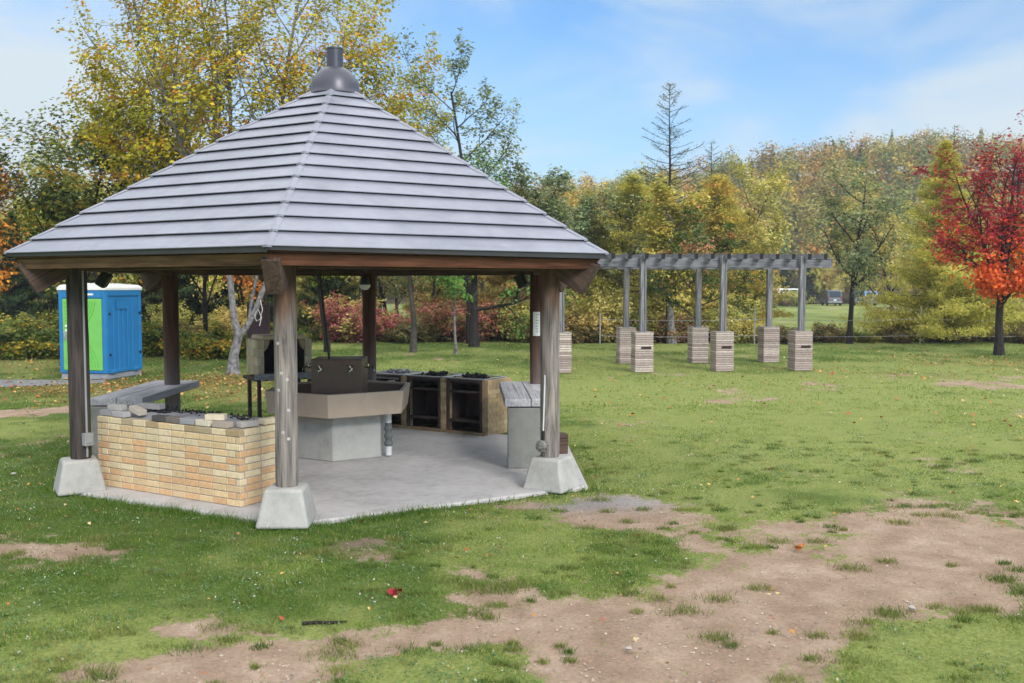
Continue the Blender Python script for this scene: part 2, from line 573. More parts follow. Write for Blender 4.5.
# bare patches, leafy patches, grit and damp soil: (x, y, radius x, radius y, weight) in metres on the ground
DIRT = [(-1.5, 5.6, 0.7, 0.35, 0.55), (-2.2, 5.35, 0.8, 0.25, 0.5), (-0.9, 5.75, 0.45, 0.25, 0.35), (-1.95, 6.15, 0.35, 0.22, 0.5), (4.6, 9.6, 0.7, 0.7, 0.45), (3.2, 9.3, 0.5, 0.5, 0.35), (2.2, 8.6, 0.6, 0.4, 0.3), (0.9, 5.2, 0.9, 0.3, 0.55), (-4.2, 7.9, 0.6, 0.35, 0.35), (1.1, 9.1, 0.5, 0.5, 0.35), (4.39, 8.23, 0.71, 0.8, 0.9), (3.48, 7.82, 0.75, 1.01, 0.85), (2.41, 6.87, 0.74, 0.79, 0.9), (1.77, 6.62, 0.5, 0.61, 0.75), (1.91, 5.95, 0.58, 0.63, 0.85), (1.15, 5.69, 0.61, 0.55, 0.85), (0.71, 6.04, 0.59, 0.44, 0.65), (0.12, 6.34, 0.55, 0.4, 0.6), (-0.46, 5.95, 0.52, 0.23, 0.6), (0.35, 5.57, 0.36, 0.28, 0.6), (1.38, 6.82, 0.37, 0.51, 0.5), (3.62, 8.91, 0.48, 0.62, 0.45), (2.49, 8.02, 0.52, 0.44, 0.45), (4.22, 10.0, 0.39, 0.69, 0.4), (-2.12, 5.37, 0.53, 0.19, 0.6), (-1.68, 5.67, 0.31, 0.13, 0.5), (-2.16, 6.09, 0.19, 0.13, 0.65), (1.11, 9.42, 0.5, 0.74, 0.7), (1.05, 9.92, 0.64, 0.39, 0.6), (-1.37, 8.08, 0.48, 0.42, 0.75), (-1.63, 7.02, 0.17, 0.12, 0.55), (-3.69, 8.0, 0.43, 0.25, 0.4), (-1.06, 7.7, 0.25, 0.23, 0.5), (-0.33, 7.28, 0.24, 0.18, 0.45), (-0.82, 6.78, 0.16, 0.11, 0.5), (-0.24, 6.79, 0.29, 0.18, 0.4), (-8.82, 16.77, 1.08, 0.95, 0.75), (-8.59, 17.75, 0.76, 0.77, 0.5), (-5.33, 9.96, 0.27, 0.24, 0.45), (3.52, 11.35, 0.32, 0.32, 0.4), (3.12, 16.32, 0.53, 0.39, 0.35), (4.61, 18.87, 0.81, 0.52, 0.3), (-1.17, 5.31, 0.35, 0.14, 0.35), (1.22, 14.59, 0.94, 0.41, 0.2), (3.47, 6.6, 0.57, 0.54, 0.25), (0.91, 5.87, 0.17, 0.17, -0.7), (2.71, 5.59, 0.61, 0.44, -0.9), (3.23, 6.0, 0.32, 0.39, -0.5), (2.38, 5.81, 0.19, 0.2, -0.3), (2.0, 7.14, 0.15, 0.1, -0.45), (1.67, 7.41, 0.24, 0.16, -0.2), (-0.55, 5.49, 0.36, 0.21, -0.5), (-0.04, 5.41, 0.21, 0.18, -0.35), (-3.22, 6.6, 0.85, 0.54, -0.2)]
LEAFY = [(-8.3, 21.64, 2.52, 2.25, 0.75), (-10.05, 20.86, 1.33, 1.47, 0.5), (-6.97, 23.27, 0.99, 2.08, 0.6), (-5.6, 20.02, 0.64, 1.16, 0.5), (-15.15, 34.92, 3.23, 6.8, 0.45), (-12.19, 37.74, 2.34, 6.66, 0.35), (10.27, 24.84, 3.18, 1.49, 0.16), (13.8, 28.4, 2.4, 2.2, 0.30)]
GRIT = [(1.2, 9.87, 0.53, 0.34, 0.9), (0.6, 9.63, 0.31, 0.23, 0.6)]
DAMP = [(-1.43, 8.17, 0.44, 0.33, 0.8), (0.81, 9.64, 0.42, 0.32, 0.35)]

GZ = -0.035


def ell(x, y, tab):
    s = np.zeros_like(x)
    for cx, cy, rx, ry, w in tab:
        q = ((x - cx) / rx) ** 2 + ((y - cy) / ry) ** 2
        s = s + w * np.exp(-q * 0.9)
    return s


def dirt_at(x, y):
    """0 = grass, 1 = bare soil"""
    near = ell(x, y, DIRT)
    n = fnoise(x, y, 0.55, 11, 4) - 0.5
    n2 = fnoise(x, y, 2.6, 21, 3) - 0.5
    n3 = fnoise(x, y, 9.0, 31, 2) - 0.5
    patch = sstep(0.58, 0.78, fnoise(x, y, 0.42, 51, 4)) * 0.50
    n5 = fnoise(x, y, 1.3, 43, 3) - 0.5
    v = near * 0.92 + n * 0.85 + n5 * 0.8 + n2 * 0.7 + n3 * 0.5 + patch - 0.02
    return sstep(0.06, 1.02, v)


def litter_at(x, y):
    v = ell(x, y, LEAFY)
    return np.clip(v + (fnoise(x, y, 0.8, 71, 3) - 0.5) * 0.7 * (v > 0.05), 0, 1)


def wear_at(x, y):
    """dry yellowish turf"""
    d = np.clip(y, 0, 40)
    v = 0.54 + 0.10 * sstep(-1.5, 1.5, x) * sstep(27, 20, y) + 0.65 * (fnoise(x, y, 0.22, 91, 3) - .5) + 0.75 * (fnoise(x, y, 0.9, 93, 4) - .5) + 0.35 * (fnoise(x, y, 4.0, 95, 2) - .5) + 0.20 * sstep(9, 18, d) * sstep(-3, 2, x) * sstep(27, 21, d) + 0.16 * (sstep(7.2, 5.2, y)) + 0.12 * sstep(0, 2.5, x) - .12 * sstep(.5, -3, x) * sstep(6, 8, y) * sstep(14, 11, y)
    return sstep(0.34, 0.80, v)


SLAB_OFF, SLAB_XS = (.05, .14), 1.055
HEX_C, HEX_TH, SLAB_R = (-2.203, 11.845), 0.0207, 3.26


def in_slab(x, y, pad=0.0):
    dx, dy = x - HEX_C[0] - SLAB_OFF[0], y - HEX_C[1] - SLAB_OFF[1]
    c, s = math.cos(-HEX_TH), math.sin(-HEX_TH)
    lx, ly = (dx * c - dy * s) / SLAB_XS, dx * s + dy * c
    m = np.full_like(x, -9.0)
    for k in range(6):
        a = PI / 6 + k * PI / 3
        m = np.maximum(m, lx * math.sin(a) - ly * math.cos(a))
    return m - SLAB_R * math.cos(PI / 6) - pad       # negative inside


def build_ground():
    fx = np.arange(-13, 14.01, 0.065)
    gx = 14 + np.cumsum(0.065 * 1.13 ** np.arange(1, 62))
    xs = np.concatenate([-(gx[::-1] - 1), fx, gx])
    fy = np.arange(3.6, 22, 0.065)
    gy = 22 + np.cumsum(0.065 * 1.075 ** np.arange(1, 92))
    by = 3.6 - np.cumsum(0.08 * 1.3 ** np.arange(1, 26))
    ys = np.concatenate([by[::-1], fy, gy])
    X, Y = np.meshgrid(xs, ys)
    nx, ny = len(xs), len(ys)
    x, y = X.ravel(), Y.ravel()
    d = dirt_at(x, y)
    z = GZ + 0.030 * (fnoise(x, y, 0.5, 3, 3) - 0.5) - 0.018 * d + 0.010 * (fnoise(x, y, 7, 5, 3) - 0.5)
    far = sstep(38, 60, y)
    z = z + far * 0.25 * (fnoise(x, y, 0.05, 8, 2) - 0.5)
    inside = in_slab(x, y) < 0.0
    z = np.where(inside, GZ - 0.06, z)
    me = bpy.data.meshes.new('ground')
    me.vertices.add(nx * ny)
    me.vertices.foreach_set('co', np.stack([x, y, z], 1).astype(np.float32).ravel())
    i = np.arange(nx * ny).reshape(ny, nx)
    q = np.stack([i[:-1, :-1], i[:-1, 1:], i[1:, 1:], i[1:, :-1]], -1).reshape(-1, 4)
    me.loops.add(q.size)
    me.loops.foreach_set('vertex_index', q.ravel().astype(np.int32))
    me.polygons.add(len(q))
    me.polygons.foreach_set('loop_start', np.arange(0, q.size, 4, dtype=np.int32))
    me.update(calc_edges=True)
    me.polygons.foreach_set('use_smooth', np.ones(len(q), bool))
    for nm, val in (('dirt', d), ('litter', litter_at(x, y)), ('wear', wear_at(x, y)), ('grit', np.clip(ell(x, y, GRIT), 0, 1)), ('damp', np.clip(ell(x, y, DAMP), 0, 1))):
        a = me.attributes.new(nm, 'FLOAT', 'POINT')
        a.data.foreach_set('value', val.astype(np.float32))
    t = NT('lawn_and_soil')
    vec = t.coord()
    n1 = t.noise(vec, 2.5, 8, 0.65)
    n2 = t.noise(vec, 35, 6, 0.7)
    n3 = t.noise(vec, 160, 3, 0.6)
    soil = t.ramp(n1, [(0.3, (0.25, 0.172, 0.120)), (0.5, (0.345, 0.250, 0.183)), (0.68, (0.44, 0.335, 0.255))])
    soil = t.mix(0.6, soil, t.ramp(n2, [(0.3, (0.55, 0.53, 0.52)), (0.7, (1.25, 1.22, 1.2))]), 'MULTIPLY')
    soil = t.mix(t.math('MULTIPLY', t.attr('grit').outputs['Fac'], 0.85), soil, t.ramp(n2, [(0.3, (0.19, 0.19, 0.195)), (0.7, (0.42, 0.42, 0.43))]))
    soil = t.mix(t.math('MULTIPLY', t.attr('damp').outputs['Fac'], 0.8), soil, t.ramp(n2, [(0.3, (0.07, 0.055, 0.045)), (0.7, (0.15, 0.12, 0.10))]))
    lush = t.ramp(n2, [(0.25, (0.038, 0.056, 0.012)), (0.55, (0.090, 0.140, 0.028)), (0.8, (0.16, 0.215, 0.055))])
    dry = t.ramp(n2, [(0.25, (0.105, 0.105, 0.036)), (0.55, (0.225, 0.265, 0.076)), (0.8, (0.36, 0.37, 0.15))])
    turf = t.mix(t.attr('wear').outputs['Fac'], lush, dry)
    turf = t.mix(0.5, turf, t.ramp(n1, [(0.3, (0.75, 0.78, 0.7)), (0.7, (1.2, 1.18, 1.1))]), 'MULTIPLY')
    lit = t.ramp(n2, [(0.25, (0.09, 0.055, 0.022)), (0.5, (0.24, 0.15, 0.055)), (0.8, (0.36, 0.21, 0.09))])
    turf = t.mix(t.math('MULTIPLY', t.attr('litter').outputs['Fac'], t.rng(n1, 0.35, 0.6, 0.2, 0.9)), turf, lit)
    n4 = t.noise(vec, 13, 6, 0.72, 0.3)
    df = t.math('ADD', t.attr('dirt').outputs['Fac'], t.math('MULTIPLY', t.math('SUBTRACT', n4, 0.5), 1.9))
    df = t.rng(df, 0.30, 0.72, 0, 1, True)
    t.set(t.mix(df, turf, soil), 0.95, 0, 0.15)
    t.bump(t.math('ADD', t.math('MULTIPLY', n2, 1.0), t.math('MULTIPLY', n3, 0.5)), 0.9, 0.022)
    me.materials.append(t.m)
    o = bpy.data.objects.new('ground', me)
    COL.objects.link(o)
    tag(o, 'trampled lawn with a bare brown soil track across it', None, None, 'structure')
    return o


def build_grass():
    r = np.random.default_rng(5)
    Vs, Cs = [], []

    def sow(n, y0, y1, hmin, hmax, w, power, xr=0.62, keep=None):
        u = r.random(n)
        y = (y0 ** power + u * (y1 ** power - y0 ** power)) ** (1 / power)
        x = (r.random(n) * 2 - 1) * (xr * y + 0.4)
        cl = fnoise(x, y, 3.0, 61, 3)
        d = dirt_at(x, y)
        li = litter_at(x, y)
        ins = in_slab(x, y, 0.03)
        g4 = fnoise(x, y, 11.0, 67, 3) - 0.5
        p = sstep(0.80, 0.22, d + 0.9 * g4) * (0.30 + 0.95 * sstep(0.30, 0.65, cl)) * (1 - 0.5 * li) * (1 - .25 * wear_at(x, y)) + 0.02 * (d > .3)
        ok = (r.random(n) < p) & (ins > 0)
        if keep is not None:
            ok &= keep(x, y)
        x, y, d, ins, cl = x[ok], y[ok], d[ok], ins[ok], cl[ok]
        m = len(x)
        wear = wear_at(x, y)
        edge = np.exp(-np.clip(ins, 0, 9) / 0.16) * (x < 1.6)
        tuft = sstep(0.55, 0.75, cl)
        h = (hmin + (hmax - hmin) * r.random(m) ** 1.6) * (1 - 0.4 * d) * (1 - 0.35 * wear) * (0.8 + 0.5 * tuft) + edge * 0.085 * r.random(m) * (y < 11.5)
        a = r.random(m) * 2 * PI
        lean = 0.25 + 0.75 * r.random(m)
        b = r.random(m) * 2 * PI
        ww = w * (0.6 + 0.8 * r.random(m))
        base = np.stack([x, y, np.full(m, GZ - 0.004)], 1)
        du = np.stack([np.cos(a), np.sin(a), np.zeros(m)], 1) * ww[:, None] / 2
        tip = base + np.stack([np.cos(b) * lean * h, np.sin(b) * lean * h, h], 1)
        Vs.append(np.stack([base - du, base + du, tip], 1))
        lush = np.array([0.118, 0.198, 0.028]); deep = np.array([0.062, 0.125, 0.015])
        dry = np.array([0.29, 0.365, 0.078]); straw = np.array([0.45, 0.39, 0.20])
        q = r.random(m)[:, None]
        c = lush * q + deep * (1 - q)
        hue = fnoise(x, y, 5.5, 97, 2) - 0.5
        k = np.clip(wear * .85 + 1.1 * hue + 0.4 * (r.random(m) - 0.5), 0, 1)[:, None]
        c = c * (1 - k) + (dry * q + lush * 1.2 * (1 - q)) * k
        c = np.where((r.random(m) < 0.05 + 0.10 * wear)[:, None], straw, c)
        c = np.where((edge > 0.3)[:, None], (lush * q + deep * (1 - q)) * 1.05, c)
        Cs.append(c * (0.8 + 0.4 * r.random(m))[:, None])

    sow(380000, 4.6, 9.5, 0.012, 0.040, 0.0055, 1.6)
    sow(260000, 9.0, 18, 0.015, 0.045, 0.010, 1.6)
    sow(150000, 17, 39, 0.03, 0.08, 0.022, 1.6, 0.66)
    sow(60000, 8.0, 11.6, 0.03, 0.06, 0.006, 1.0, 0.6, lambda x, y: in_slab(x, y) < 0.30)
    # tufts standing on the bare soil and taller clumps in the turf
    n = 5200
    y = 4.8 + 9 * r.random(n) ** 1.2; x = (r.random(n) * 2 - 1) * .6 * y
    d = dirt_at(x, y)
    ok = (r.random(n) < np.where(d > .12, .34 * (1 - d) + .03, .10)) & (in_slab(x, y) > .1)
    x, y, d = x[ok], y[ok], d[ok]
    R = .02 + .075 * r.random(len(x)) ** 1.5
    cnt = (25 + 1300 * R).astype(int)
    cx, cy, cR = np.repeat(x, cnt), np.repeat(y, cnt), np.repeat(R, cnt)
    ch = np.repeat(r.random(len(x)), cnt)
    m = len(cx)
    px_, py_ = cx + 1.5 * cR * r.normal(0, .6, m), cy + cR * r.normal(0, .6, m)
    h = (.018 + .028 * r.random(m)) * (0.7 + 5 * cR)
    a, b, lean = r.random(m) * 6.28, r.random(m) * 6.28, .3 + .9 * r.random(m)
    base = np.stack([px_, py_, np.full(m, GZ - .012)], 1)
    du = np.stack([np.cos(a), np.sin(a), 0 * a], 1) * .0035
    Vs.append(np.stack([base - du, base + du, base + np.stack([np.cos(b) * lean * h, np.sin(b) * lean * h, h + .01], 1)], 1))
    q = np.clip(ch + .4 * (r.random(m) - .5), 0, 1)[:, None]
    Cs.append((np.array([.075, .135, .022]) * (1 - q) + np.array([.24, .24, .075]) * q) * (.75 + .5 * r.random(m))[:, None])
    # clover and small weeds
    n = 4200
    y = 4.8 + 11 * r.random(n) ** 1.2; x = (r.random(n) * 2 - 1) * .6 * y
    ok = (dirt_at(x, y) < .35) & (in_slab(x, y) > .1) & (r.random(n) < .25 + .9 * sstep(.45, .65, fnoise(x, y, .7, 99, 3)) + .3 * (x < 0))
    x, y = np.repeat(x[ok], 9), np.repeat(y[ok], 9); m = len(x)
    P = np.stack([x + r.normal(0, .05, m), y + r.normal(0, .05, m), GZ + .012 + .02 * r.random(m)], 1)
    V = leaf_quads(r, P, .016 + .014 * r.random(m), .013, .5)
    Vs.append(V[:, [0, 1, 2]]); Vs.append(V[:, [0, 2, 3]])
    c = np.where((r.random(m) < .06)[:, None], np.array([.5, .5, .42]), np.array([.115, .20, .075])) * (.7 + .6 * r.random(m))[:, None]
    Cs += [c, c]
    o = poly_mesh('grass', np.concatenate(Vs), 3, np.concatenate(Cs), M['blade'])
    tag(o, 'short patchy green grass blades of the lawn', None, None, 'stuff')


def build_litter():
    r = np.random.default_rng(15)
    n = 60000
    y = 9 + 33 * r.random(n)
    x = (r.random(n) * 2 - 1) * 0.7 * y
    li = litter_at(x, y)
    p = li * 0.85 + 0.022
    ok = (r.random(n) < p) & (in_slab(x, y) > 0.02)
    x, y = x[ok], y[ok]
    # a few on the near grass
    xn = (r.random(170) * 2 - 1) * 5; yn = 5 + 7 * r.random(170)
    k = in_slab(xn, yn) > 0.05
    x = np.concatenate([x, xn[k]]); y = np.concatenate([y, yn[k]])
    m = len(x)
    P = np.stack([x, y, GZ + 0.02 + 0.03 * r.random(m)], 1)
    s = (0.03 + 0.05 * r.random(m)) * np.where(y > 15, 1.4, 0.75)
    pal = np.array([(0.42, 0.20, 0.05), (0.50, 0.30, 0.09), (0.36, 0.12, 0.05), (0.52, 0.40, 0.20), (0.26, 0.15, 0.07), (0.45, 0.10, 0.05)])
    c = pal[r.choice(6, m, p=[.26, .25, .12, .16, .15, .06])] * (0.7 + 0.6 * r.random(m))[:, None]
    V = leaf_quads(r, P, s, s * 0.7, 1.6)
    o = poly_mesh('fallen_leaves', V, 4, c, M['litter'])
    tag(o, 'fallen orange and tan leaves scattered on the lawn', None, None, 'stuff')


def leaf_quads(r, P, L, W, up=0.6, bias=None):
    m = len(P)
    nrm = r.normal(size=(m, 3)); nrm[:, 2] = np.abs(nrm[:, 2]) + up * 1.5
    if bias is not None:
        nrm = nrm * .8 + bias
    nrm /= np.linalg.norm(nrm, axis=1, keepdims=True)
    t = r.normal(size=(m, 3))
    t -= nrm * (t * nrm).sum(1, keepdims=True)
    t /= np.linalg.norm(t, axis=1, keepdims=True) + 1e-9
    b = np.cross(nrm, t)
    L = np.broadcast_to(L, (m,))[:, None]; W = np.broadcast_to(W, (m,))[:, None]
    f = nrm * W * 0.25
    return np.stack([P - t * L / 2, P + b * W / 2 + f, P + t * L / 2, P - b * W / 2 + f], 1)


# ------------------------------------------------------------------ trees
def nrmz(v):
    return v / (np.linalg.norm(v) + 1e-9)


def grow(r, out, tips, p, d, L, rad, lev, P):
    ns = P['seg'][lev]
    pts, rr, ds = [p], [rad], [d]
    for i in range(ns):
        d = nrmz(d + r.normal(0, P['wob'][lev], 3) + np.array([0, 0, P['up'][lev]]))
        p = p + d * (L / ns)
        pts.append(p); ds.append(d)
        rr.append(max(rad * (1 - (i + 1) / ns * P['taper']), 0.004))
    out.append((pts, rr, lev))
    if lev >= P['max']:
        tips.append(np.array(pts[1:]))
        return
    if lev >= P['max'] - 1:
        tips.append(np.array(pts[-2:]))
    n = P['kids'][lev]
    az = r.random() * 6.28
    for k in range(n):
        t = P['lo'][lev] + (1 - P['lo'][lev]) * (k + r.random()) / n
        f = t * ns
        i = min(int(f), ns - 1)
        q = pts[i] + (pts[i + 1] - pts[i]) * (f - i)
        dd = ds[i + 1]
        az += 2.4 + r.normal(0, 0.4)
        u = nrmz(np.cross(dd, np.array([0.31, 0.2, 0.93]))); w = np.cross(dd, u)
        ang = P['ang'][lev] * (0.75 + 0.5 * r.random())
        nd = nrmz(dd * math.cos(ang) + (u * math.cos(az) + w * math.sin(az)) * math.sin(ang))
        grow(r, out, tips, q, nd, L * P['len'][lev] * (0.65 + 0.6 * r.random()) * (1.15 - 0.45 * t), rr[i] * P['rk'] , lev + 1, P)


DECID = dict(seg=[7, 6, 5, 4, 3], wob=[.06, .10, .13, .16, .2], up=[.02, .05, .04, .02, 0], taper=.7, max=3,
             kids=[9, 6, 5, 3], lo=[.35, .25, .2, .2], ang=[.75, .7, .75, .8], len=[.55, .5, .5, .5], rk=.55)


def wood_mesh(out, mat, parent, name='trunk', minr=0.0):
    mb = MB()
    for pts, rr, lev in out:
        if rr[0] < minr:
            continue
        mb.tube(pts, rr, 8 if lev == 0 else (6 if lev == 1 else 4), cap=False)
    return mb.build(name, mat, parent, smooth=True)


def leaves_for(r, tips, per, spread, L, W, colfn, up=0.6):
    P = np.concatenate([np.repeat(t, per, 0) for t in tips])
    P = P + r.normal(0, spread, P.shape)
    s = 0.7 + 0.6 * r.random(len(P))
    c = P.mean(0)
    B = P - c * np.array([1, 1, .8])
    B /= np.linalg.norm(B, axis=1, keepdims=True) + 1e-6
    return leaf_quads(r, P, L * s, W * s, up, B * 1.1), colfn(r, P)


def palette(cols, w, jit=0.25, big=0.6, seed=3, gain=1.35):
    cols = np.array(cols, float) * gain; w = np.array(w, float) / sum(w)

    def fn(r, P):
        m = len(P)
        # clumps share a hue: choose by smooth noise plus chance
        n = fnoise(P[:, 0] + 7 * P[:, 2], P[:, 1] - 5 * P[:, 2], big, seed, 3)
        q = np.clip((n - 0.5) * 1.3 + 0.5 + r.normal(0, 0.22, m), 0, 0.999)
        idx = np.searchsorted(np.cumsum(w), q)
        return cols[np.clip(idx, 0, len(cols) - 1)] * (1 - jit + 2 * jit * r.random(m))[:, None]
    return fn


def broadleaf(name, label, loc, H, trunk_r, P, leaf, colfn, bark, seed, group=None, limbs=None, cat='tree', lean=(0, 0), minr=0.0, leafmat='leaf', trunk_h=None):
    r = np.random.default_rng(seed)
    t = thing(name, label, cat, (loc[0], loc[1], GZ), 0, group)
    out, tips = [], []
    if limbs is None:
        d = nrmz(np.array([lean[0], lean[1], 1.0]))
        grow(r, out, tips, np.zeros(3), d, H, trunk_r, 0, P)
    else:
        tp, tr = limbs['trunk']
        out.append(([np.array(p, float) for p in tp], tr, 0))
        for (p, d, L, rad) in limbs['limbs']:
            grow(r, out, tips, np.array(p, float), nrmz(np.array(d, float)), L, rad, 1, P)
    # root flare
    pts, rr, _ = out[0]
    rr = list(rr); rr[0] *= 1.35
    out[0] = (pts, rr, 0)
    wood_mesh(out, M[bark], t, minr=minr)
    per, spread, L, W = leaf
    V, C = leaves_for(r, tips, per, spread, L, W, colfn)
    poly_mesh('crown', V, 4, C, M[leafmat], t)
    return t


def conifer(name, label, loc, H, R0, z0, rad, colfn, bark, seed, group=None, nb=70, per=5, ln=(.16, .035), droop=-0.05, gap=0.0, leafmat='leaf', power=0.85, spread=.07, side=7, dead=0, twigs=0):
    r = np.random.default_rng(seed)
    t = thing(name, label, 'tree', (loc[0], loc[1], GZ), 0, group)
    out = []
    tr = [np.array([0.03 * math.sin(i * 1.3), 0.03 * math.cos(i * 1.7), H * i / 9]) for i in range(10)]
    out.append((tr, [max(rad * (1 - i / 9.3), .008) for i in range(10)], 0))
    tips = []
    az = 0
    for k in range(nb):
        f = ((k + r.random()) / nb) ** 1.15
        z = z0 + (H - z0) * f
        L = R0 * (1 - f) ** power * (0.7 + 0.5 * r.random()) + 0.12
        az += 2.4 + r.normal(0, .3)
        d = nrmz(np.array([math.cos(az), math.sin(az), droop + 0.45 * f + 0.1 * r.normal()]))
        p = np.array([0, 0, z]); pts = [p]
        ns = 6
        for i in range(ns):
            d = nrmz(d + np.array([0, 0, 0.045]) + r.normal(0, .05, 3))
            p = p + d * L / ns; pts.append(p)
        br = max(rad * 0.30 * (1 - f), .008)
        out.append((pts, [max(br * (1 - i / (ns + .5)), .009 if twigs else .004) for i in range(ns + 1)], 2))
        if k < dead or r.random() < gap:
            continue
        # side twigs
        for i in range(1, ns + 1):
            nt = max(1, int(side * min(1, .2 + .95 * L / R0)))
            for j in range(nt):
                u = r.random()
                q = pts[i - 1] + (pts[i] - pts[i - 1]) * u
                sd = nrmz(np.cross(d, [0, 0, 1]) * (1 if j % 2 else -1) + d * 0.7 + np.array([0, 0, r.normal(-.12, .2)]))
                tl = L * 0.26 * (1.15 - 0.55 * (i / ns)) * (.5 + r.random() * .7)
                tips.append(q + sd * tl * np.linspace(.15, 1, 4)[:, None])
                if twigs:
                    out.append(([q, q + sd * tl * .5, q + sd * tl * 1.15 + np.array([0, 0, .03])], [.009, .007, .004], 3))
    wood_mesh(out, M[bark], t)
    V, C = leaves_for(r, tips, per, spread, ln[0], ln[1], colfn, 0.3)
    poly_mesh('crown', V, 4, C, M[leafmat], t)
    return t


def shrub(name, label, loc, w, h, n, per, leaf, colfn, seed, group=None, cat='shrub', leafmat='leaf_var', bark='bark_grey'):
    r = np.random.default_rng(seed)
    t = thing(name, label, cat, (loc[0], loc[1], GZ), 0, group)
    out, tips = [], []
    for k in range(n):
        a = r.random() * 6.28
        sp = r.random() ** .6
        d = nrmz(np.array([math.cos(a) * sp * w / h * .8, math.sin(a) * sp * w / h * .8, 1.0]))
        L = h * (.6 + .5 * r.random())
        p = np.array([math.cos(a) * .12 * w * r.random(), math.sin(a) * .12 * w * r.random(), 0.0]); pts = [p]
        for i in range(5):
            d = nrmz(d + r.normal(0, .14, 3)); p = p + d * L / 5; pts.append(p)
            for j in range(3):
                sd = nrmz(d + r.normal(0, .8, 3))
                tips.append(p + sd * h * .16 * np.linspace(.2, 1.3, 3)[:, None])
        out.append((pts, [max(.018 * h / 2 * (1 - i / 6), .004) for i in range(6)], 2))
    wood_mesh(out, M[bark], t, 'stems')
    V, C = leaves_for(r, tips, per, leaf[2], leaf[0], leaf[1], colfn)
    poly_mesh('foliage', V, 4, C, M[leafmat], t)
    return t


def X(px, D):
    return (px - 512) / F_PX * D


def Zt(py, D):
    return CAM_H - (py - 288) / F_PX * D


# ------------------------------------------------------------------ the setting
build_ground()


def build_path():
    mb = MB()
    pts = [(-22, 20.9), (-14.5, 20.9), (-11.6, 21.3), (-10.4, 21.9), (-9.7, 22.3), (-9.9, 22.75), (-11.2, 22.75), (-14.5, 22.9), (-22, 23.6)]
    mb.prism(pts, GZ - 0.06, GZ + 0.025)
    o = mb.build('path', m_concrete('path_asphalt', (0.20, 0.20, 0.215), 0.9, 0.2), bevel=0.01)
    tag(o, 'grey paved path in front of the portable toilet', None, None, 'structure')


build_path()
HILL_PX = [(-400, 12), (0, 15), (300, 17), (450, 19), (560, 20), (640, 22), (740, 27.5), (850, 30), (920, 32), (1100, 31), (1500, 26)]


def hill_z(x, y):
    px = 512 + F_PX * x / np.maximum(y, 1)
    crest = np.interp(px, [a for a, b in HILL_PX], [b for a, b in HILL_PX])
    return crest * sstep(132, 240, y) + 1.8 * (fnoise(x, y, 0.03, 41, 3) - 0.5) * sstep(135, 180, y) - 1.0 * (1 - sstep(126, 138, y))


def build_hills():
    xs = np.linspace(-330, 420, 120); ys = np.linspace(124, 420, 60)
    Xg, Yg = np.meshgrid(xs, ys)
    x, y = Xg.ravel(), Yg.ravel()
    z = hill_z(x, y) + GZ
    mb = MB()
    nx = len(xs)
    mb.v = list(zip(x, y, z))
    for j in range(len(ys) - 1):
        for i in range(nx - 1):
            mb.f.append((j * nx + i, j * nx + i + 1, (j + 1) * nx + i + 1, (j + 1) * nx + i)); mb.c.append((1, 1, 1))
    o = mb.build('hills', m_plain('hill_floor', (0.075, 0.06, 0.03), 0.95, 0, 0.1, 0.4, 0.1, 0), smooth=True)
    tag(o, 'wooded hill beyond the field', None, None, 'structure')


build_hills()


def build_forest():
    r = np.random.default_rng(77)
    n = 2100
    px = r.uniform(-150, 1180, n)
    y = 134 + 112 * r.random(n) ** 0.8
    x = (px - 512) / F_PX * y
    z = hill_z(x, y)
    pal = [tuple(1.35 * q for q in c) for c in (srgb(162, 118, 48), srgb(164, 138, 50), srgb(124, 122, 46), srgb(98, 112, 50), srgb(150, 100, 46), srgb(112, 100, 56), srgb(58, 84, 44), srgb(176, 154, 60), srgb(132, 132, 64))]
    pw = [.13, .16, .20, .16, .06, .06, .07, .07, .09]
    Vs, Cs = [], []
    for i in range(n):
        h = r.uniform(5.0, 10.5); w = h * r.uniform(.26, .38)
        m = 190
        kind = r.choice(9, p=pw)
        conif = kind in (6, 2) and r.random() < .5
        u = r.normal(size=(m, 3)); u /= np.linalg.norm(u, axis=1, keepdims=True)
        u *= (0.45 + 0.55 * r.random(m) ** .5)[:, None]
        # lumpy crown
        lump = r.normal(size=(5, 3)); lump /= np.linalg.norm(lump, axis=1, keepdims=True)
        lump[:, 2] = np.abs(lump[:, 2])
        near = (u @ lump.T).max(1)
        u *= (0.72 + 0.38 * near)[:, None]
        if conif:
            u[:, :2] *= np.clip(0.55 - 0.55 * u[:, 2:3], .06, 1)
            w *= .8
        P = np.stack([x[i] + u[:, 0] * w, y[i] + u[:, 1] * w, z[i] + h * 0.56 + u[:, 2] * h * 0.46], 1)
        Vs.append(leaf_quads(r, P, .60 * (0.7 + .6 * r.random(m)), .5, .35, u * 1.8))
        Cs.append(np.array(pal[kind])[None] * (0.75 + 0.5 * r.random(m))[:, None] * r.uniform(.6, 1.2))
    # trunks
    o = poly_mesh('forest', np.concatenate(Vs), 4, np.concatenate(Cs), M['leaf_far'])
    tag(o, 'autumn woods covering the hill beyond the field', None, None, 'stuff')


build_forest()

# ------------------------------------------------------------------ pavilion
PAV = thing('picnic_pavilion', 'open hexagonal shelter with grey stepped metal roof on six timber posts', 'pavilion', (HEX_C[0], HEX_C[1], 0), HEX_TH)
RP, RE, ZE, ZA = 3.0, 3.66, 2.565, 4.79
SLOPE = (ZA - ZE) / RE
SA = math.atan(SLOPE)
NC = 14


def hv(k, R, z):
    a = k * PI / 3
    return (R * math.sin(a), -R * math.cos(a), z)


def rz_(R):
    return ZA - SLOPE * R


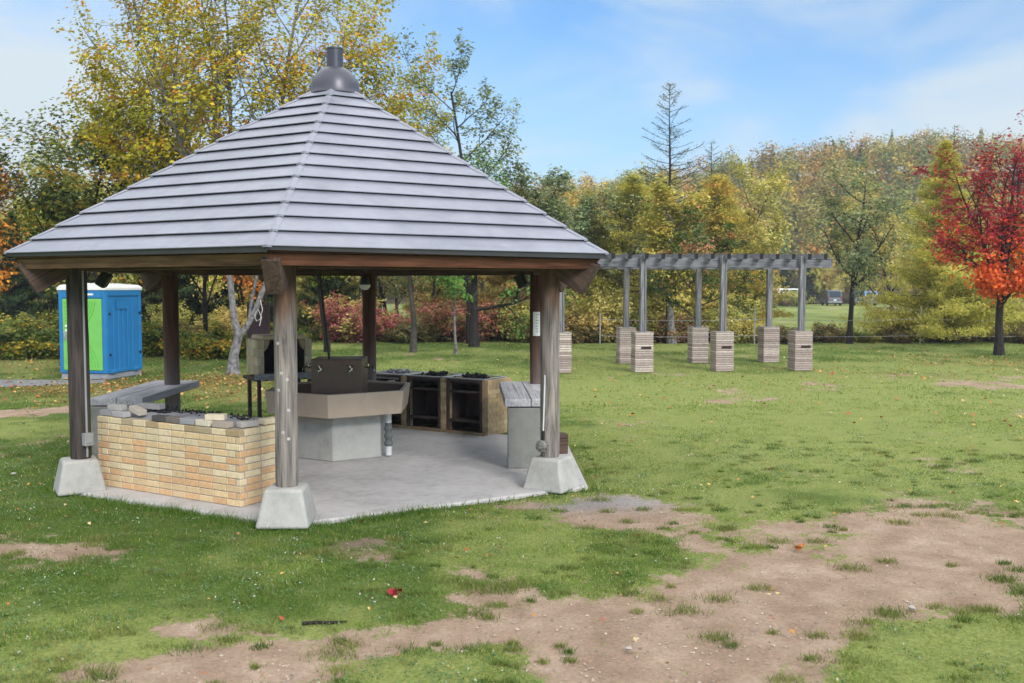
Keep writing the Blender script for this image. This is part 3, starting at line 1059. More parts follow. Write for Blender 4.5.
# floor
mb = MB()
mb.prism([(hv(k, SLAB_R, 0)[0] * SLAB_XS + SLAB_OFF[0], hv(k, SLAB_R, 0)[1] + SLAB_OFF[1]) for k in range(6)], -0.16, 0.0)
mb.build('floor_slab', M['slab'], PAV, bevel=0.02, seg=2)
# roof: deck + lapped courses
mb = MB()
for k in range(6):
    a, b = hv(k, RE - 0.02, rz_(RE) - 0.012), hv(k + 1, RE - 0.02, rz_(RE) - 0.012)
    mb.add([a, b, (0, 0, ZA - 0.014)], [(0, 1, 2)])
R0 = 0.24
step = (RE + 0.03 - R0) / NC
for c in range(NC):
    ro = RE + 0.03 - c * step
    ri = ro - step - 0.09
    for k in range(6):
        A, B = hv(k, ro, rz_(ro) + 0.045), hv(k + 1, ro, rz_(ro) + 0.045)
        Cc, D = hv(k + 1, ri, rz_(ri) + 0.004), hv(k, ri, rz_(ri) + 0.004)
        A2, B2 = hv(k, ro, rz_(ro) + 0.038), hv(k + 1, ro, rz_(ro) + 0.038)
        A3, B3 = hv(k, ro - 0.09, rz_(ro - .09) + 0.026), hv(k + 1, ro - 0.09, rz_(ro - .09) + 0.026)
        mb.add([A, B, Cc, D, A2, B2, A3, B3], [(0, 1, 2, 3), (4, 5, 1, 0), (6, 7, 5, 4), (3, 2, 7, 6)])
roof = mb.build('roof', M['roof'], PAV)
for k in range(6):
    mb = MB()
    for c in range(NC):
        ro = RE + 0.035 - c * step
        ri = ro - step + 0.012
        e = 0.048
        ca = k * PI / 3
        for s in (-1, 1):
            # edge direction along the neighbouring eaves
            v1 = Vector(hv(k + s, 1, 0)) - Vector(hv(k, 1, 0)); v1.normalize()
            f = lambda R, z, w: tuple(Vector(hv(k, R, rz_(R) + z)) + v1 * w)
            q = [f(ro, 0.052, 0), f(ri, 0.034, 0), f(ri, 0.024, e), f(ro, 0.047, e), f(ro, 0.030, 0), f(ro, 0.028, e)]
            fs = [(0, 1, 2, 3), (0, 3, 5, 4)] if s < 0 else [(3, 2, 1, 0), (4, 5, 3, 0)]
            mb.add(q, fs)
    mb.build('ridge_cap', M['roof'], roof)
mb = MB()
prof = [(0.0, 4.60), (0.318, 4.60), (0.328, 4.612), (0.318, 4.635)]
for i in range(1, 12):
    a = i / 12 * PI / 2
    prof.append((0.308 * math.cos(a) ** 0.9, 4.635 + 0.335 * math.sin(a)))
prof.append((0.0, 4.97))
mb.lathe(prof, 40)
dome = mb.build('roof_cap', M['roof_dark'], roof, smooth=True)
mb = MB()
mb.lathe([(0.0, 4.93), (0.102, 4.93), (0.102, 5.165), (0.108, 5.17), (0.108, 5.19), (0.10, 5.195), (0.0, 5.195)], 28)
mb.build('vent_pipe', M['roof_dark'], roof, smooth=True)
# eave edge trim
mb = MB()
for k in range(6):
    a0, a1 = hv(k, RE + .012, rz_(RE) + .022), hv(k + 1, RE + .012, rz_(RE) + .022)
    b0, b1 = hv(k, RE + .004, rz_(RE) - .016), hv(k + 1, RE + .004, rz_(RE) - .036)
    c0, c1 = hv(k, RE - .10, rz_(RE) - .016), hv(k + 1, RE - .10, rz_(RE) - .016)
    mb.add([b0, b1, a1, a0, c0, c1], [(0, 1, 2, 3), (4, 5, 1, 0)])
mb.build('eave_trim', M['edge_metal'], roof)
# ceiling boards (underside of the roof)
mb = MB()
for k in range(6):
    a, b = hv(k, RE - 0.06, rz_(RE) - 0.045), hv(k + 1, RE - 0.06, rz_(RE) - 0.045)
    mb.add([b, a, (0, 0, ZA - 0.06)], [(0, 1, 2)])
mb.build('ceiling', M['brown_end'], PAV)
for k in range(6):
    # fascia board, tilted a little, mitred at the corners
    mb = MB()
    zt, zb = rz_(RE) - 0.018, rz_(RE) - 0.145
    L = 1.0
    def fp(R, z):
        p, q = Vector(hv(k, R, z)), Vector(hv(k + 1, R, z))
        return p, q
    mid = (Vector(hv(k, 1, 0)) + Vector(hv(k + 1, 1, 0))) / 2
    ang = math.atan2(mid.y, mid.x) + PI / 2        # local x along the eave, local -y outwards
    Ri = Matrix.Rotation(-ang, 4, 'Z')
    P = []
    for R, z in ((RE - .075, zt), (RE - .12, zb), (RE - .16, zb), (RE - .115, zt)):
        p, q = fp(R, z)
        P += [tuple(Ri @ p), tuple(Ri @ q)]
    mb.add(P, [(0, 1, 3, 2)[::-1], (2, 3, 5, 4)[::-1], (4, 5, 7, 6)[::-1], (6, 7, 1, 0)[::-1], (0, 2, 4, 6), (7, 5, 3, 1)])
    o = mb.build('fascia_board', M['tan_x'] if k == 5 else M['brown_x'], PAV)
    o.rotation_euler = (0, 0, ang)
    if k == 5: o['label'] = 'lighter tan fascia board'
    # ring beam
    mb = MB()
    p, q = fp(RP, 2.49)
    p, q = Ri @ p, Ri @ q
    mb.box(((p.x + q.x) / 2, p.y, 2.49), (abs(q.x - p.x) - .20, .13, .17))
    o = mb.build('ring_beam', M['brown_end'], PAV, bevel=0.008)
    o.rotation_euler = (0, 0, ang)
    # hip rafter: local x runs outwards down the slope
    mb = MB()
    mb.box((-1.85, 0, .18), (3.7, .165, .36))
    o = mb.build('hip_rafter', M['brown_end'], PAV, bevel=0.008)
    a = k * PI / 3
    o.location = hv(k, 3.39, 2.155)
    o.rotation_euler = Matrix.Rotation(SA, 3, 'Y').to_euler()
    o.rotation_euler = (Matrix.Rotation(a - PI / 2, 3, 'Z') @ Matrix.Rotation(SA, 3, 'Y')).to_euler()
    # plinth and post
    mb = MB()
    mb.box((0, 0, .16), (.505, .505, .36), T(rz=0), taper=0.70)
    o = mb.build('plinth', M['concrete'], PAV, bevel=0.03, seg=3, smooth=True)
    o.location = hv(k, RP + .02, 0)
    o.rotation_euler = (0, 0, a)
    mb = MB()
    rr = random.Random(k)
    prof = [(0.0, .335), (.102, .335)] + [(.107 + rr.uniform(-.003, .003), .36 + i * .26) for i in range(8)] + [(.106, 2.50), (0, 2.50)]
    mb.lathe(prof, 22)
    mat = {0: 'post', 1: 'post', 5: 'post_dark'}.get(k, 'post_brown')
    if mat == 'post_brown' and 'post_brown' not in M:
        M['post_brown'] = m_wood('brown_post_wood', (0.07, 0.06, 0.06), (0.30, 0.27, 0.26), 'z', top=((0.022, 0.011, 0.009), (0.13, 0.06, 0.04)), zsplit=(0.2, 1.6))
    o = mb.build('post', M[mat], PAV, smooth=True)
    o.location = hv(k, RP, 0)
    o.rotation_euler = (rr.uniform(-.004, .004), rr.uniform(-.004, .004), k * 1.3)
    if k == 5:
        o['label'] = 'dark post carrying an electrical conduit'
    if k == 0:
        POST0 = o
    if k == 5:
        POST5 = o
mb = MB()
px5 = hv(5, RP, 0)
mb2 = MB()
# conduit and outlet box on the dark post: local frame of the pavilion, then parented to the post
Minv = Matrix.Translation(px5) @ POST5.rotation_euler.to_matrix().to_4x4()
Minv = Minv.inverted()
d5 = Vector((0.80, -0.55, 0)).normalized()
c5 = Vector(px5) + d5 * .12
mb.tube([(c5.x, c5.y, .62), (c5.x, c5.y, 2.45)], .012, 8, M=Minv)
mb.build('conduit', M['conduit'], POST5, smooth=True)
an = math.atan2(d5.y, d5.x)
mb = MB()
mb.box((.015, 0, 0), (.07, .10, .14), Minv @ T(c5.x, c5.y, .56, rz=an))
mb.box((.055, 0, .01), (.012, .075, .10), Minv @ T(c5.x, c5.y, .56, rz=an))
mb.tube([(0, 0, -.07), (0, 0, -.2)], .012, 8, M=Minv @ T(c5.x, c5.y, .56, rz=an))
mb.build('outlet_box', M['conduit'], POST5, bevel=0.006)
# pale wooden plugs on the near post
Minv0 = (Matrix.Translation(hv(0, RP, 0)) @ POST0.rotation_euler.to_matrix().to_4x4()).inverted()
for (z, az) in ((1.42, 80), (1.36, 108), (1.26, 62), (1.07, 114), (.86, 84), (.80, 112), (1.70, 60)):
    a = math.radians(az - 180)
    mb = MB()
    mb.lathe([(0, .0025), (.010, .0025), (.016, .001), (.017, -.002)], 12, M=Minv0 @ T(hv(0, RP, 0)[0], hv(0, RP, 0)[1], z) @ Matrix.Rotation(a, 4, 'Z') @ T(.1055, 0, 0, ry=PI / 2))
    mb.build('wood_plug', M['plug'], POST0, smooth=True)


# ------------------------------------------------------------------ bricks
def brick_col(r, base, z, h):
    return base(r, z / h)


def bricks_shell(mb, w, d, h, bl, bh, jt, colfn, seed, M_=None, t=.06, mortar=(0.38, 0.33, 0.27), inset=.006, z0=0.0, top=True, sides=(1, 1, 1, 1), rough=0.0):
    """running bond on the four sides of a w x d x h block centred on the origin"""
    r = random.Random(seed)
    nc = max(1, round(h / (bh + jt)))
    ch = h / nc
    mb.box((0, 0, z0 + h / 2 - .003), (w - 2 * inset, d - 2 * inset, h - .006), M_, mortar)
    for c in range(nc):
        z = z0 + (c + .5) * ch
        for s in range(4):
            if not sides[s]:
                continue
            L = w if s % 2 == 0 else d
            off = (d if s % 2 == 0 else w) / 2 - t / 2
            long_ = (c % 2 == 0) == (s % 2 == 0)
            Ls = L if long_ else L - 2 * (t + jt)
            R_ = Matrix.Rotation(s * PI / 2, 4, 'Z')
            n = max(1, round(Ls / (bl + jt)))
            edges = [-Ls / 2]
            stepb = Ls / n
            if c % 2 == 1 and n > 1:
                edges += [-Ls / 2 + stepb * (i + .5) for i in range(n)]
            else:
                edges += [-Ls / 2 + stepb * (i + 1) for i in range(n - 1)]
            edges.append(Ls / 2)
            for i in range(len(edges) - 1):
                a, b = edges[i], edges[i + 1]
                o = r.uniform(-rough, rough)
                mb.box(((a + b) / 2, -off + o, z), (b - a - jt, t, ch - jt), (M_ @ R_) if M_ is not None else R_, colfn(r, (c + .5) / nc))
    return mb


def yellow_brick(r, f):
    pale = srgb(226, 206, 170); tan = srgb(222, 194, 152); org = srgb(220, 178, 134)
    q = r.random() + (0.55 - f) * 0.75
    c = org if q > .80 else (tan if q > .36 else pale)
    k = r.uniform(.90, 1.05) * .90
    if f > .9 and r.random() < .3:
        k *= .6
    return tuple(x * k for x in c)


def grill_brick(r, f):
    c = r.choice([srgb(200, 175, 135), srgb(188, 160, 120), srgb(180, 150, 115)])
    k = r.uniform(.80, 1.0) * 1.02
    return tuple(x * k for x in c)


def stone_col(r, f):
    c = r.choice([srgb(192, 176, 168), srgb(180, 163, 155), srgb(204, 190, 180), srgb(170, 153, 146)])
    k = r.uniform(.75, 1.05)
    return tuple(x * k for x in c)


def firebrick(r, f):
    c = r.choice([srgb(225, 212, 185), srgb(218, 202, 172), srgb(208, 190, 160)])
    k = r.uniform(.8, 1.0)
    return tuple(x * k for x in c)


def lumps(mb, r, n, x0, x1, y0, y1, z, s0, s1, col=(1, 1, 1)):
    for i in range(n):
        s = r.uniform(s0, s1)
        m_ = T(r.uniform(x0, x1), r.uniform(y0, y1), z + r.uniform(0, s * .6), r.uniform(0, 3), r.uniform(0, 3), r.uniform(0, 3))
        k = [r.uniform(.6, 1.3) for _ in range(6)]
        v = [(s * k[0], 0, 0), (0, s * k[1], 0), (-s * k[2], 0, 0), (0, -s * k[3], 0), (0, 0, s * .7 * k[4]), (0, 0, -s * .7 * k[5])]
        mb.add(v, [(0, 1, 4), (1, 2, 4), (2, 3, 4), (3, 0, 4), (1, 0, 5), (2, 1, 5), (3, 2, 5), (0, 3, 5)], col, m_)


# brick fire counter at the front left
CT_RZ = math.radians(-29.9)
CT_W, CT_D, CT_H = 2.22, .80, .785
cn_ = Vector((-3.705, 9.925, 0)) + Vector((-math.sin(CT_RZ), math.cos(CT_RZ), 0)) * (CT_D / 2)
CT = thing('brick_barbecue', 'waist-high yellow brick barbecue counter beside the nearest post, ash and loose bricks on top', 'barbecue', (cn_.x, cn_.y, 0.0), CT_RZ)
mb = MB()
bricks_shell(mb, CT_W, CT_D, CT_H, .192, .060, .0105, yellow_brick, 4, rough=.0015)
mb.build('brick_body', M['brick'], CT, bevel=0.004)
mb = MB()
nxx, nyy = 40, 14
rr = np.random.default_rng(3)
vv = []
for j in range(nyy):
    for i in range(nxx):
        x = -1.0 + 2.0 * i / (nxx - 1); y = -.27 + .60 * j / (nyy - 1)
        edge = min(i, nxx - 1 - i, j, nyy - 1 - j)
        vv.append((x, y, CT_H - .01 + min(edge, 3) / 3 * (.022 + .045 * float(fnoise(np.array([x]), np.array([y]), 5, 9, 3)[0]))))
mb.add(vv, [(j * nxx + i, j * nxx + i + 1, (j + 1) * nxx + i + 1, (j + 1) * nxx + i) for j in range(nyy - 1) for i in range(nxx - 1)])
mb.build('ash_bed', M['ash'], CT, smooth=True)
mb = MB()
r_ = random.Random(8)
lumps(mb, r_, 50, -.35, .35, -.02, .24, CT_H + .035, .010, .026)
lumps(mb, r_, 45, .35, .95, -.02, .24, CT_H + .035, .01, .024)
lumps(mb, r_, 45, -.75, -.35, -.1, .25, CT_H + .035, .015, .04)
mb.build('charcoal', M['char'], CT)['kind'] = 'stuff'
BR = [  # x, y, z, rz, colour, label
    (-1.01, -.31, 0, .06, (.20, .20, .215), 'grey loose brick at the left end of the brick counter, directly on its edge'),
    (-.78, -.33, 0, -.03, (.26, .25, .26), 'grey loose brick under the two-layer pile at the left of the counter'),
    (-.90, -.29, 1, .10, (.27, .26, .25), 'grey-tan loose brick laid on top of two others at the left end of the counter'),
    (-.60, -.26, 0.75, -.12, (.30, .27, .235), 'tan loose brick tipped against the right side of the pile on the counter'),
    (-.66, -.02, 1, .16, (.21, .20, .20), 'long dark loose brick lying behind the pile at the left of the counter'),
    (-.12, -.33, 0, .03, (.055, .05, .05), 'soot-black loose brick at the middle of the counter front edge'),
    (.10, -.335, 0, -.02, (.115, .10, .09), 'dark scorched loose brick right of the soot-black one on the counter edge'),
    (.32, -.335, 0, .02, (.20, .20, .215), 'plain grey loose brick on the counter front edge between a scorched and a cream one'),
    (.555, -.335, 0, -.03, (.40, .36, .29), 'cream loose brick on the counter front edge with another brick on it'),
    (.66, -.29, 1, .5, (.40, .34, .26), 'cream loose brick perched on the front edge bricks near the right end of the counter'),
    (.80, -.33, 0, .04, (.25, .21, .18), 'brown scorched loose brick near the right front corner of the counter'),
    (.99, -.17, 0, 1.35, (.27, .25, .235), 'greyish loose brick lying on the short right edge of the counter'),
    (1.02, .10, 0, 1.55, (.42, .35, .25), 'tan loose brick at the back of the short right edge of the counter'),
]
Rc = Matrix.Translation((cn_.x, cn_.y, 0)) @ Matrix.Rotation(CT_RZ, 4, 'Z')
for i, (x, y, lz, rz, col, lab) in enumerate(BR):
    mb = MB()
    L = .30 if 'long' in lab else .205
    mb.box((0, 0, .0305), (L, .10, .061), col=tuple(q * 1.55 for q in col))
    o = mb.build('loose_brick', M['brick'], None, bevel=0.006, seg=2)
    p = Rc @ Vector((x, y, CT_H + .002 + lz * .0625))
    o.location = p
    o.rotation_euler = (0, 0.22 if lz == .75 else 0, CT_RZ + rz)
    tag(o, lab, 'brick', 'loose bricks on the brick counter')


# plank tables on concrete legs
def plank_table(loc, rz, w, l, label, dark=False):
    t = thing('plank_table', label, 'table', loc, rz, 'plank tables under the shelter')
    for y in (.16, l - .16):
        mb = MB(); mb.box((0, 0, .375), (w - .08, .13, .75))
        mb.build('leg', M['table_concrete'], t, bevel=0.012, seg=2)
    mb = MB()
    np_ = 2
    pw = w / np_
    for i in range(np_):
        mb.box((-w / 2 + pw * (i + .5), l / 2, .802), (pw - .008, l, .098))
    mb.build('tabletop', M['plank_y'], t, bevel=0.008)
    mb = MB()
    for y in (.16, l - .16):
        mb.box((0, y, .7535), (w - .10, .09, .003 * 1.5))
    pass
    return t


plank_table((.235, 11.50, 0), math.radians(2.5), .66, 2.2, 'grey plank table on concrete legs beside the right-hand post and long-handled brush')
plank_table((-4.93, 11.62, 0), math.radians(1.0), .66, 2.25, 'weathered plank table on concrete legs behind the yellow brick counter')

# sink
SK = thing('wash_sink', 'hexagonal terrazzo wash trough with brown tap block on a concrete pedestal', 'sink', (-2.30, 12.52, 0), math.radians(1.5))


def hexa(R):
    return [(R * math.sin(k * PI / 3), -R * math.cos(k * PI / 3)) for k in range(6)]


mb = MB(); mb.prism(hexa(.66), 0.0, .62)
mb.build('pedestal', M['pedestal'], SK, bevel=0.012)
mb = MB()
Ro, Ri_ = hexa(1.03), hexa(.96)
Rb, Rbi = hexa(.99), hexa(.90)
n = 6
vv = [(x, y, .60) for x, y in Rb] + [(x, y, .90) for x, y in Ro] + [(x, y, .90) for x, y in Ri_] + [(x, y, .70) for x, y in Rbi]
fs = [tuple(range(5, -1, -1))]
for a, b in ((0, 6), (6, 12), (12, 18)):
    fs += [(a + i, a + (i + 1) % 6, b + (i + 1) % 6, b + i) for i in range(6)]
fs.append(tuple(range(18, 24)))
mb.add(vv, fs)
mb.build('basin', M['granite'], SK, bevel=0.008, seg=2)
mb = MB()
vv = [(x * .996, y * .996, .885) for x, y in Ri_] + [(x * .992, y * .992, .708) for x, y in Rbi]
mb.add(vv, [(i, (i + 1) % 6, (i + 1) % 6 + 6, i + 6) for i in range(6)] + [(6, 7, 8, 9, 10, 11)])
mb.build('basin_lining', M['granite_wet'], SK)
mb = MB(); mb.box((0, -.02, .99), (.66, .60, .575))
mb.box((0, -.02, 1.279), (.67, .61, .02))
blk = mb.build('tap_block', M['granite_wet'], SK, bevel=0.01, seg=2)


def tap(parent, x, y, z, rz):
    t = MB()
    m_ = T(x, y, z, rz=rz)
    t.tube([(0, 0, 0), (0, -.07, 0)], .012, 8, M=m_)
    t.lathe([(0, 0), (.024, 0), (.024, .008), (0, .008)], 12, M=m_ @ T(0, -.012, 0, rx=PI / 2))
    t.tube([(0, -.06, 0), (0, -.10, .012), (0, -.135, -.005), (0, -.145, -.05)], .011, 8, M=m_)
    o = t.build('tap', M['chrome'], parent, smooth=True)
    h = MB()
    h.tube([(0, -.06, .01), (0, -.06, .045)], .010, 8, M=m_)
    for a in (0, PI / 2):
        h.tube([(-.034 * math.cos(a), -.06 - .034 * math.sin(a), .048), (.034 * math.cos(a), -.06 + .034 * math.sin(a), .048)], .008, 6, M=m_)
    h.build('tap_handle', M['chrome'], o, smooth=True)


for x in (-.21, .19):
    tap(SK, x, -.322, 1.16, 0)
    tap(SK, x, .282, 1.16, PI)
for s in (-1, 1):
    tap(SK, s * .332, -.14, 1.17, s * PI / 2)
mb = MB(); mb.tube([(0, 0, .02), (0, 0, .62)], .042, 14)
dp = mb.build('drain_pipe', M['pvc'], SK, smooth=True); dp.location = (.665, -.27, 0)
mb = MB()
prof = [(.043, .14)] + [(.052 + .010 * math.sin(i * 1.6), .15 + i * .025) for i in range(12)] + [(.043, .45)]
mb.lathe(prof, 14)
mb.build('pipe_wrap', M['pipe_wrap'], dp, smooth=True)
mb = MB(); mb.box((.86, .30, .905), (.10, .05, .02), T(rz=.5)); mb.build('soap_ledge', M['granite'], SK, bevel=.004)

# black cable hanging from the roof to the sink
mb = MB()
mb.tube([(-2.505, 12.22, 3.1), (-2.50, 12.22, 2.45), (-2.455, 12.22, 1.95), (-2.41, 12.22, 1.50), (-2.385, 12.22, 1.29)], .016, 8)
o = mb.build('hanging_cable', M['black'], None, smooth=True)
tag(o, 'thin black cable hanging from the roof down to the sink', 'cable')

# grill with three bays
GR_RZ = math.radians(-31.5)
GW, GD, GH = 2.42, .68, .855
ux = Vector((math.cos(GR_RZ), math.sin(GR_RZ), 0)); uy = Vector((-math.sin(GR_RZ), math.cos(GR_RZ), 0))
gc = Vector((-.36, 14.04, 0)) - ux * GW / 2 + uy * GD / 2
GRL = thing('charcoal_grill', 'low brick charcoal grill with three open soot-black bays and coals on top', 'grill', (gc.x, gc.y, -.03), GR_RZ)
mb = MB()
pil = [-GW / 2 + .05, -GW / 2 + .05 + .765, -GW / 2 + .05 + 1.54, GW / 2 - .055]
for i, x in enumerate(pil):
    w = .11 if i else .10
    bricks_shell(mb, w, GD, GH, .19, .062, .009, grill_brick, 20 + i, T(x, 0, 0), t=.04)
bricks_shell(mb, GW - .25, .10, GH - .02, .19, .062, .009, grill_brick, 33, T(0, GD / 2 - .055, 0), t=.04)
mb.build('brick_body', M['brick'], GRL, bevel=0.003)
mb = MB()
bricks_shell(mb, GW + .02, .10, .065, .20, .06, .008, lambda r, f: tuple(c * .6 for c in grill_brick(r, f)), 40, T(0, -GD / 2 - .055, 0), t=.04)
mb.build('kerb_course', M['brick'], GRL, bevel=0.003)
for i in range(3):
    x0, x1 = pil[i] + .06, pil[i + 1] - .06
    xc, w = (x0 + x1) / 2, x1 - x0
    mb = MB()
    for s in (x0 + .02, x1 - .02):
        mb.box((s, -GD / 2 + .02, GH / 2), (.04, .04, GH))
    for z in (.045, GH - .02):
        mb.box((xc, -GD / 2 + .02, z), (w - .085, .035, .04))
    mb.box((xc, GD / 2 - .13, GH / 2), (w - .01, .012, GH - .04))
    for s in (x0 + .006, x1 - .006):
        mb.box((s, 0.0, GH / 2), (.008, GD - .30, GH - .04))
    fr = mb.build('bay_frame', M['black_steel'], GRL, bevel=0.003)
    mb = MB(); mb.box((xc, -.04, .21), (w - .03, GD - .22, .016)); mb.box((xc, -GD / 2 + .06, .21), (w - .09, .02, .045))
    mb.build('shelf', M['black_steel'], fr)
    mb = MB(); mb.box((xc, -.04, .66), (w - .03, GD - .22, .014)); mb.box((xc, -GD / 2 + .06, .66), (w - .09, .02, .035))
    mb.build('fire_tray', M['black_steel'], fr)
    mb = MB()
    for a, b in (((xc, -GD / 2 + .03, GH + .008), (w + .09, .035, .018)), ((xc, GD / 2 - .05, GH + .008), (w + .09, .035, .018)),
                 ((x0 - .02, -.01, GH + .008), (.03, GD - .12, .018)), ((x1 + .02, -.01, GH + .008), (.03, GD - .12, .018))):
        mb.box(a, b)
    mb.build('top_frame', M['rim_steel'], GRL, bevel=0.003)
    mb = MB()
    mb.box((xc, -.01, GH - .06), (w - .03, GD - .2, .04))
    rr2 = random.Random(50 + i)
    lumps(mb, rr2, 230, x0 + .05, x1 - .05, -GD / 2 + .09, GD / 2 - .14, GH - .03, .014, .042)
    lumps(mb, rr2, 60, xc - .15, xc + .15, -.16, .12, GH + .02, .014, .05)
    mb.build('coals', M['char'] if i else M['ash'], GRL)

# brick oven on a steel stand
OV_RZ = math.radians(31)
OV = thing('brick_oven', 'small pale firebrick oven on black steel legs behind the nearest post and sink', 'oven', (-3.40, 13.66, 0), OV_RZ)
mb = MB()
ow, od, z0, hh = .80, .56, .985, .50
for s in (-1, 1):
    bricks_shell(mb, .10, od, hh, .17, .117, .006, firebrick, 60 + s, T(s * (ow / 2 - .05), 0, z0), t=.045)
bricks_shell(mb, ow - .21, .10, hh, .115, .11, .006, lambda r, f: (.02, .02, .022), 63, T(0, od / 2 - .05, z0), t=.04, mortar=(.02, .02, .02))
for s in (-1, 1):   # dark-coloured inner cheeks
    mb.box((s * (ow / 2 - .106), .01, z0 + hh / 2), (.008, od - .06, hh - .02), col=(.035, .03, .028))
mb.box((0, .0, z0 + hh - .012), (ow - .22, od - .06, .02), col=(.03, .028, .026))
mb.box((0, .02, z0 + .012), (ow - .22, od - .06, .02), col=(.06, .055, .05))
mb.build('oven_body', M['brick'], OV, bevel=0.004)
mb = MB()
mb.prism([(-ow / 2 + .06, z0 + hh + .002), (ow / 2 - .06, z0 + hh + .002), (ow / 2 - .09, z0 + hh + .055), (-ow / 2 + .09, z0 + hh + .055)], -od / 2 - .03, od / 2 - .01, Matrix(((1, 0, 0, 0), (0, 0, 1, 0), (0, 1, 0, 0), (0, 0, 0, 1))), col=srgb(215, 198, 170, .9))
for s in (-1, 1):   # corbels narrowing the mouth at the top
    mb.prism([(s * (ow / 2 - .104), z0 + hh - .002), (s * (ow / 2 - .19), z0 + hh - .002), (s * (ow / 2 - .15), z0 + hh - .12), (s * (ow / 2 - .104), z0 + hh - .17)], -od / 2 + .005, -od / 2 + .09, Matrix(((1, 0, 0, 0), (0, 0, 1, 0), (0, 1, 0, 0), (0, 0, 0, 1))), col=srgb(180, 160, 132, .9))
mb.build('oven_top', M['brick'], OV, bevel=0.006)
mb = MB()
for sx in (-1, 1):
    for sy in (-1, 1):
        mb.box((sx * (ow / 2 - .03), sy * (od / 2 - .03), .45), (.05, .05, .90))
mb.box((0, 0, .925), (ow + .10, od + .06, .05))
st = mb.build('steel_stand', M['black_steel'], OV, bevel=0.004)
mb = MB()
mb.box((0, -od / 2 - .045, .962), (ow + .10, .02, .085))
for i in range(7):
    mb.box((-.34 + i * .113, -od / 2 - .062, .925), (.06, .02, .05))
mb.build('front_tray', M['rim_steel'], OV, bevel=0.003)

# long-handled brush hanging beside the right post
bx, by = .345, 10.31
mb = MB(); mb.tube([(0, 0, .62), (.012, 0, 1.02), (.02, 0, 1.26)], .009, 10)
BRS = thing('long_brush', 'white long-handled brush with grey head hanging beside the right front post', 'brush', (bx, by, 0.0))
mb.build('handle', M['pvc'], BRS, smooth=True)
mb = MB(); mb.tube([(-.003, 0, .52), (0, 0, .64)], .018, 10); mb.build('ferrule', M['black'], BRS, smooth=True)
mb = MB(); r3 = random.Random(5)
mb.lathe([(0, .42), (.035, .425), (.062, .455), (.06, .49), (.035, .53), (0, .54)], 14, M=T(-.015))
for i in range(240):
    a, b = r3.uniform(0, 6.28), r3.uniform(-1.2, .9)
    d = Vector((math.cos(a) * math.cos(b), math.sin(a) * math.cos(b), math.sin(b)))
    p = Vector((-.015, 0, .478)) + d * .045
    mb.tube([tuple(p), tuple(p + d * .03 + Vector((0, 0, -.008)))], [.004, .002], 3, cap=False)
mb.build('brush_head', M['bristle'], BRS)
# brown block on the slab behind the right plinth
mb = MB(); mb.box((0, 0, .13), (.16, .20, .26))
o = mb.build('wooden_block', M['brown_end'], None, bevel=0.008); o.location = (.655, 12.55, .002); o.rotation_euler = (0, 0, .2)
tag(o, 'small dark brown wooden block on the slab behind the right front post', 'block')
# notice on the rear right post
p = Matrix.Translation((HEX_C[0], HEX_C[1], 0)) @ Matrix.Rotation(HEX_TH, 4, 'Z') @ Vector(hv(2, RP, 0))
mb = MB()
nn = 8
arc = [(.1105 * math.sin(a), -.1105 * math.cos(a)) for a in [(-.62 + 1.24 * i / nn) for i in range(nn + 1)]]
arc2 = [(x * 1.016, y * 1.016) for x, y in arc]
for i in range(nn):
    for (q, fl) in ((arc2, 0), (arc, 1)):
        a, b = q[i], q[i + 1]
        f = [(a[0], a[1], 1.54), (b[0], b[1], 1.54), (b[0], b[1], 1.88), (a[0], a[1], 1.88)]
        mb.add(f, [(0, 1, 2, 3) if not fl else (3, 2, 1, 0)])
NT_ = mb.build('notice_sheet', M['paper'], None, smooth=True); NT_.location = p
tag(NT_, 'pale paper notice with a faint line of writing wrapped on a brown rear post', 'notice')
r3 = random.Random(2)
for i in range(7):
    z = 1.84 - i * .04
    mb = MB()
    a = -.06 + r3.uniform(-.05, .05)
    mb.box((.1135 * math.sin(a), -.1135 * math.cos(a), z), (.05 * r3.uniform(.5, 1), .002, .009), T(rz=0))
    mb.build('writing_line', M['ink'], NT_)
# dark floodlights under the beams, round white lamp on the far post
for (x, y, z, rz, ry, lab) in ((X(105.5, 11.2), 11.2, 2.33, 0.2, .55, 'black floodlight under the roof edge above the portable toilet'),
                              (X(521, 12.2), 12.2, 2.32, -.2, -.45, 'black floodlight under the roof edge left of the right-hand posts')):
    t = thing('floodlight', lab, 'floodlight', (x, y, z), rz, 'floodlights under the roof')
    mb = MB(); mb.box((0, 0, -.01), (.12, .17, .17), T(ry=ry)); mb.build('housing', M['black'], t, bevel=0.012)
    mb = MB(); mb.box((0, 0, -.10), (.10, .15, .012), T(ry=ry)); mb.build('lens', M['glass'], t, bevel=0.003)
    mb = MB(); mb.tube([(0, 0, .05), (-.02 if ry > 0 else .02, 0, .22), (-.02 if ry > 0 else .02, 0, .62)], .014, 8); mb.build('bracket', M['black'], t, smooth=True)
fp_ = Matrix.Translation((HEX_C[0], HEX_C[1], 0)) @ Matrix.Rotation(HEX_TH, 4, 'Z') @ Vector(hv(3, RP, 0))
t = thing('round_lamp', 'small round white lamp on the far post under the roof', 'lamp', (fp_.x - .03, fp_.y - .19, 2.27))
mb = MB(); mb.lathe([(0, -.085)] + [(.088 * math.sin(i / 8 * PI / 2), -.085 * math.cos(i / 8 * PI / 2)) for i in range(1, 9)] + [(0, .002)], 20); mb.build('lamp_globe', M['white'], t, smooth=True)
mb = MB(); mb.lathe([(0, .0), (.075, .0), (.08, .02), (.06, .12), (0, .12)], 20); mb.tube([(0, 0, .05), (.02, .10, .07)], .02, 8); mb.build('lamp_base', M['black'], t, smooth=True)

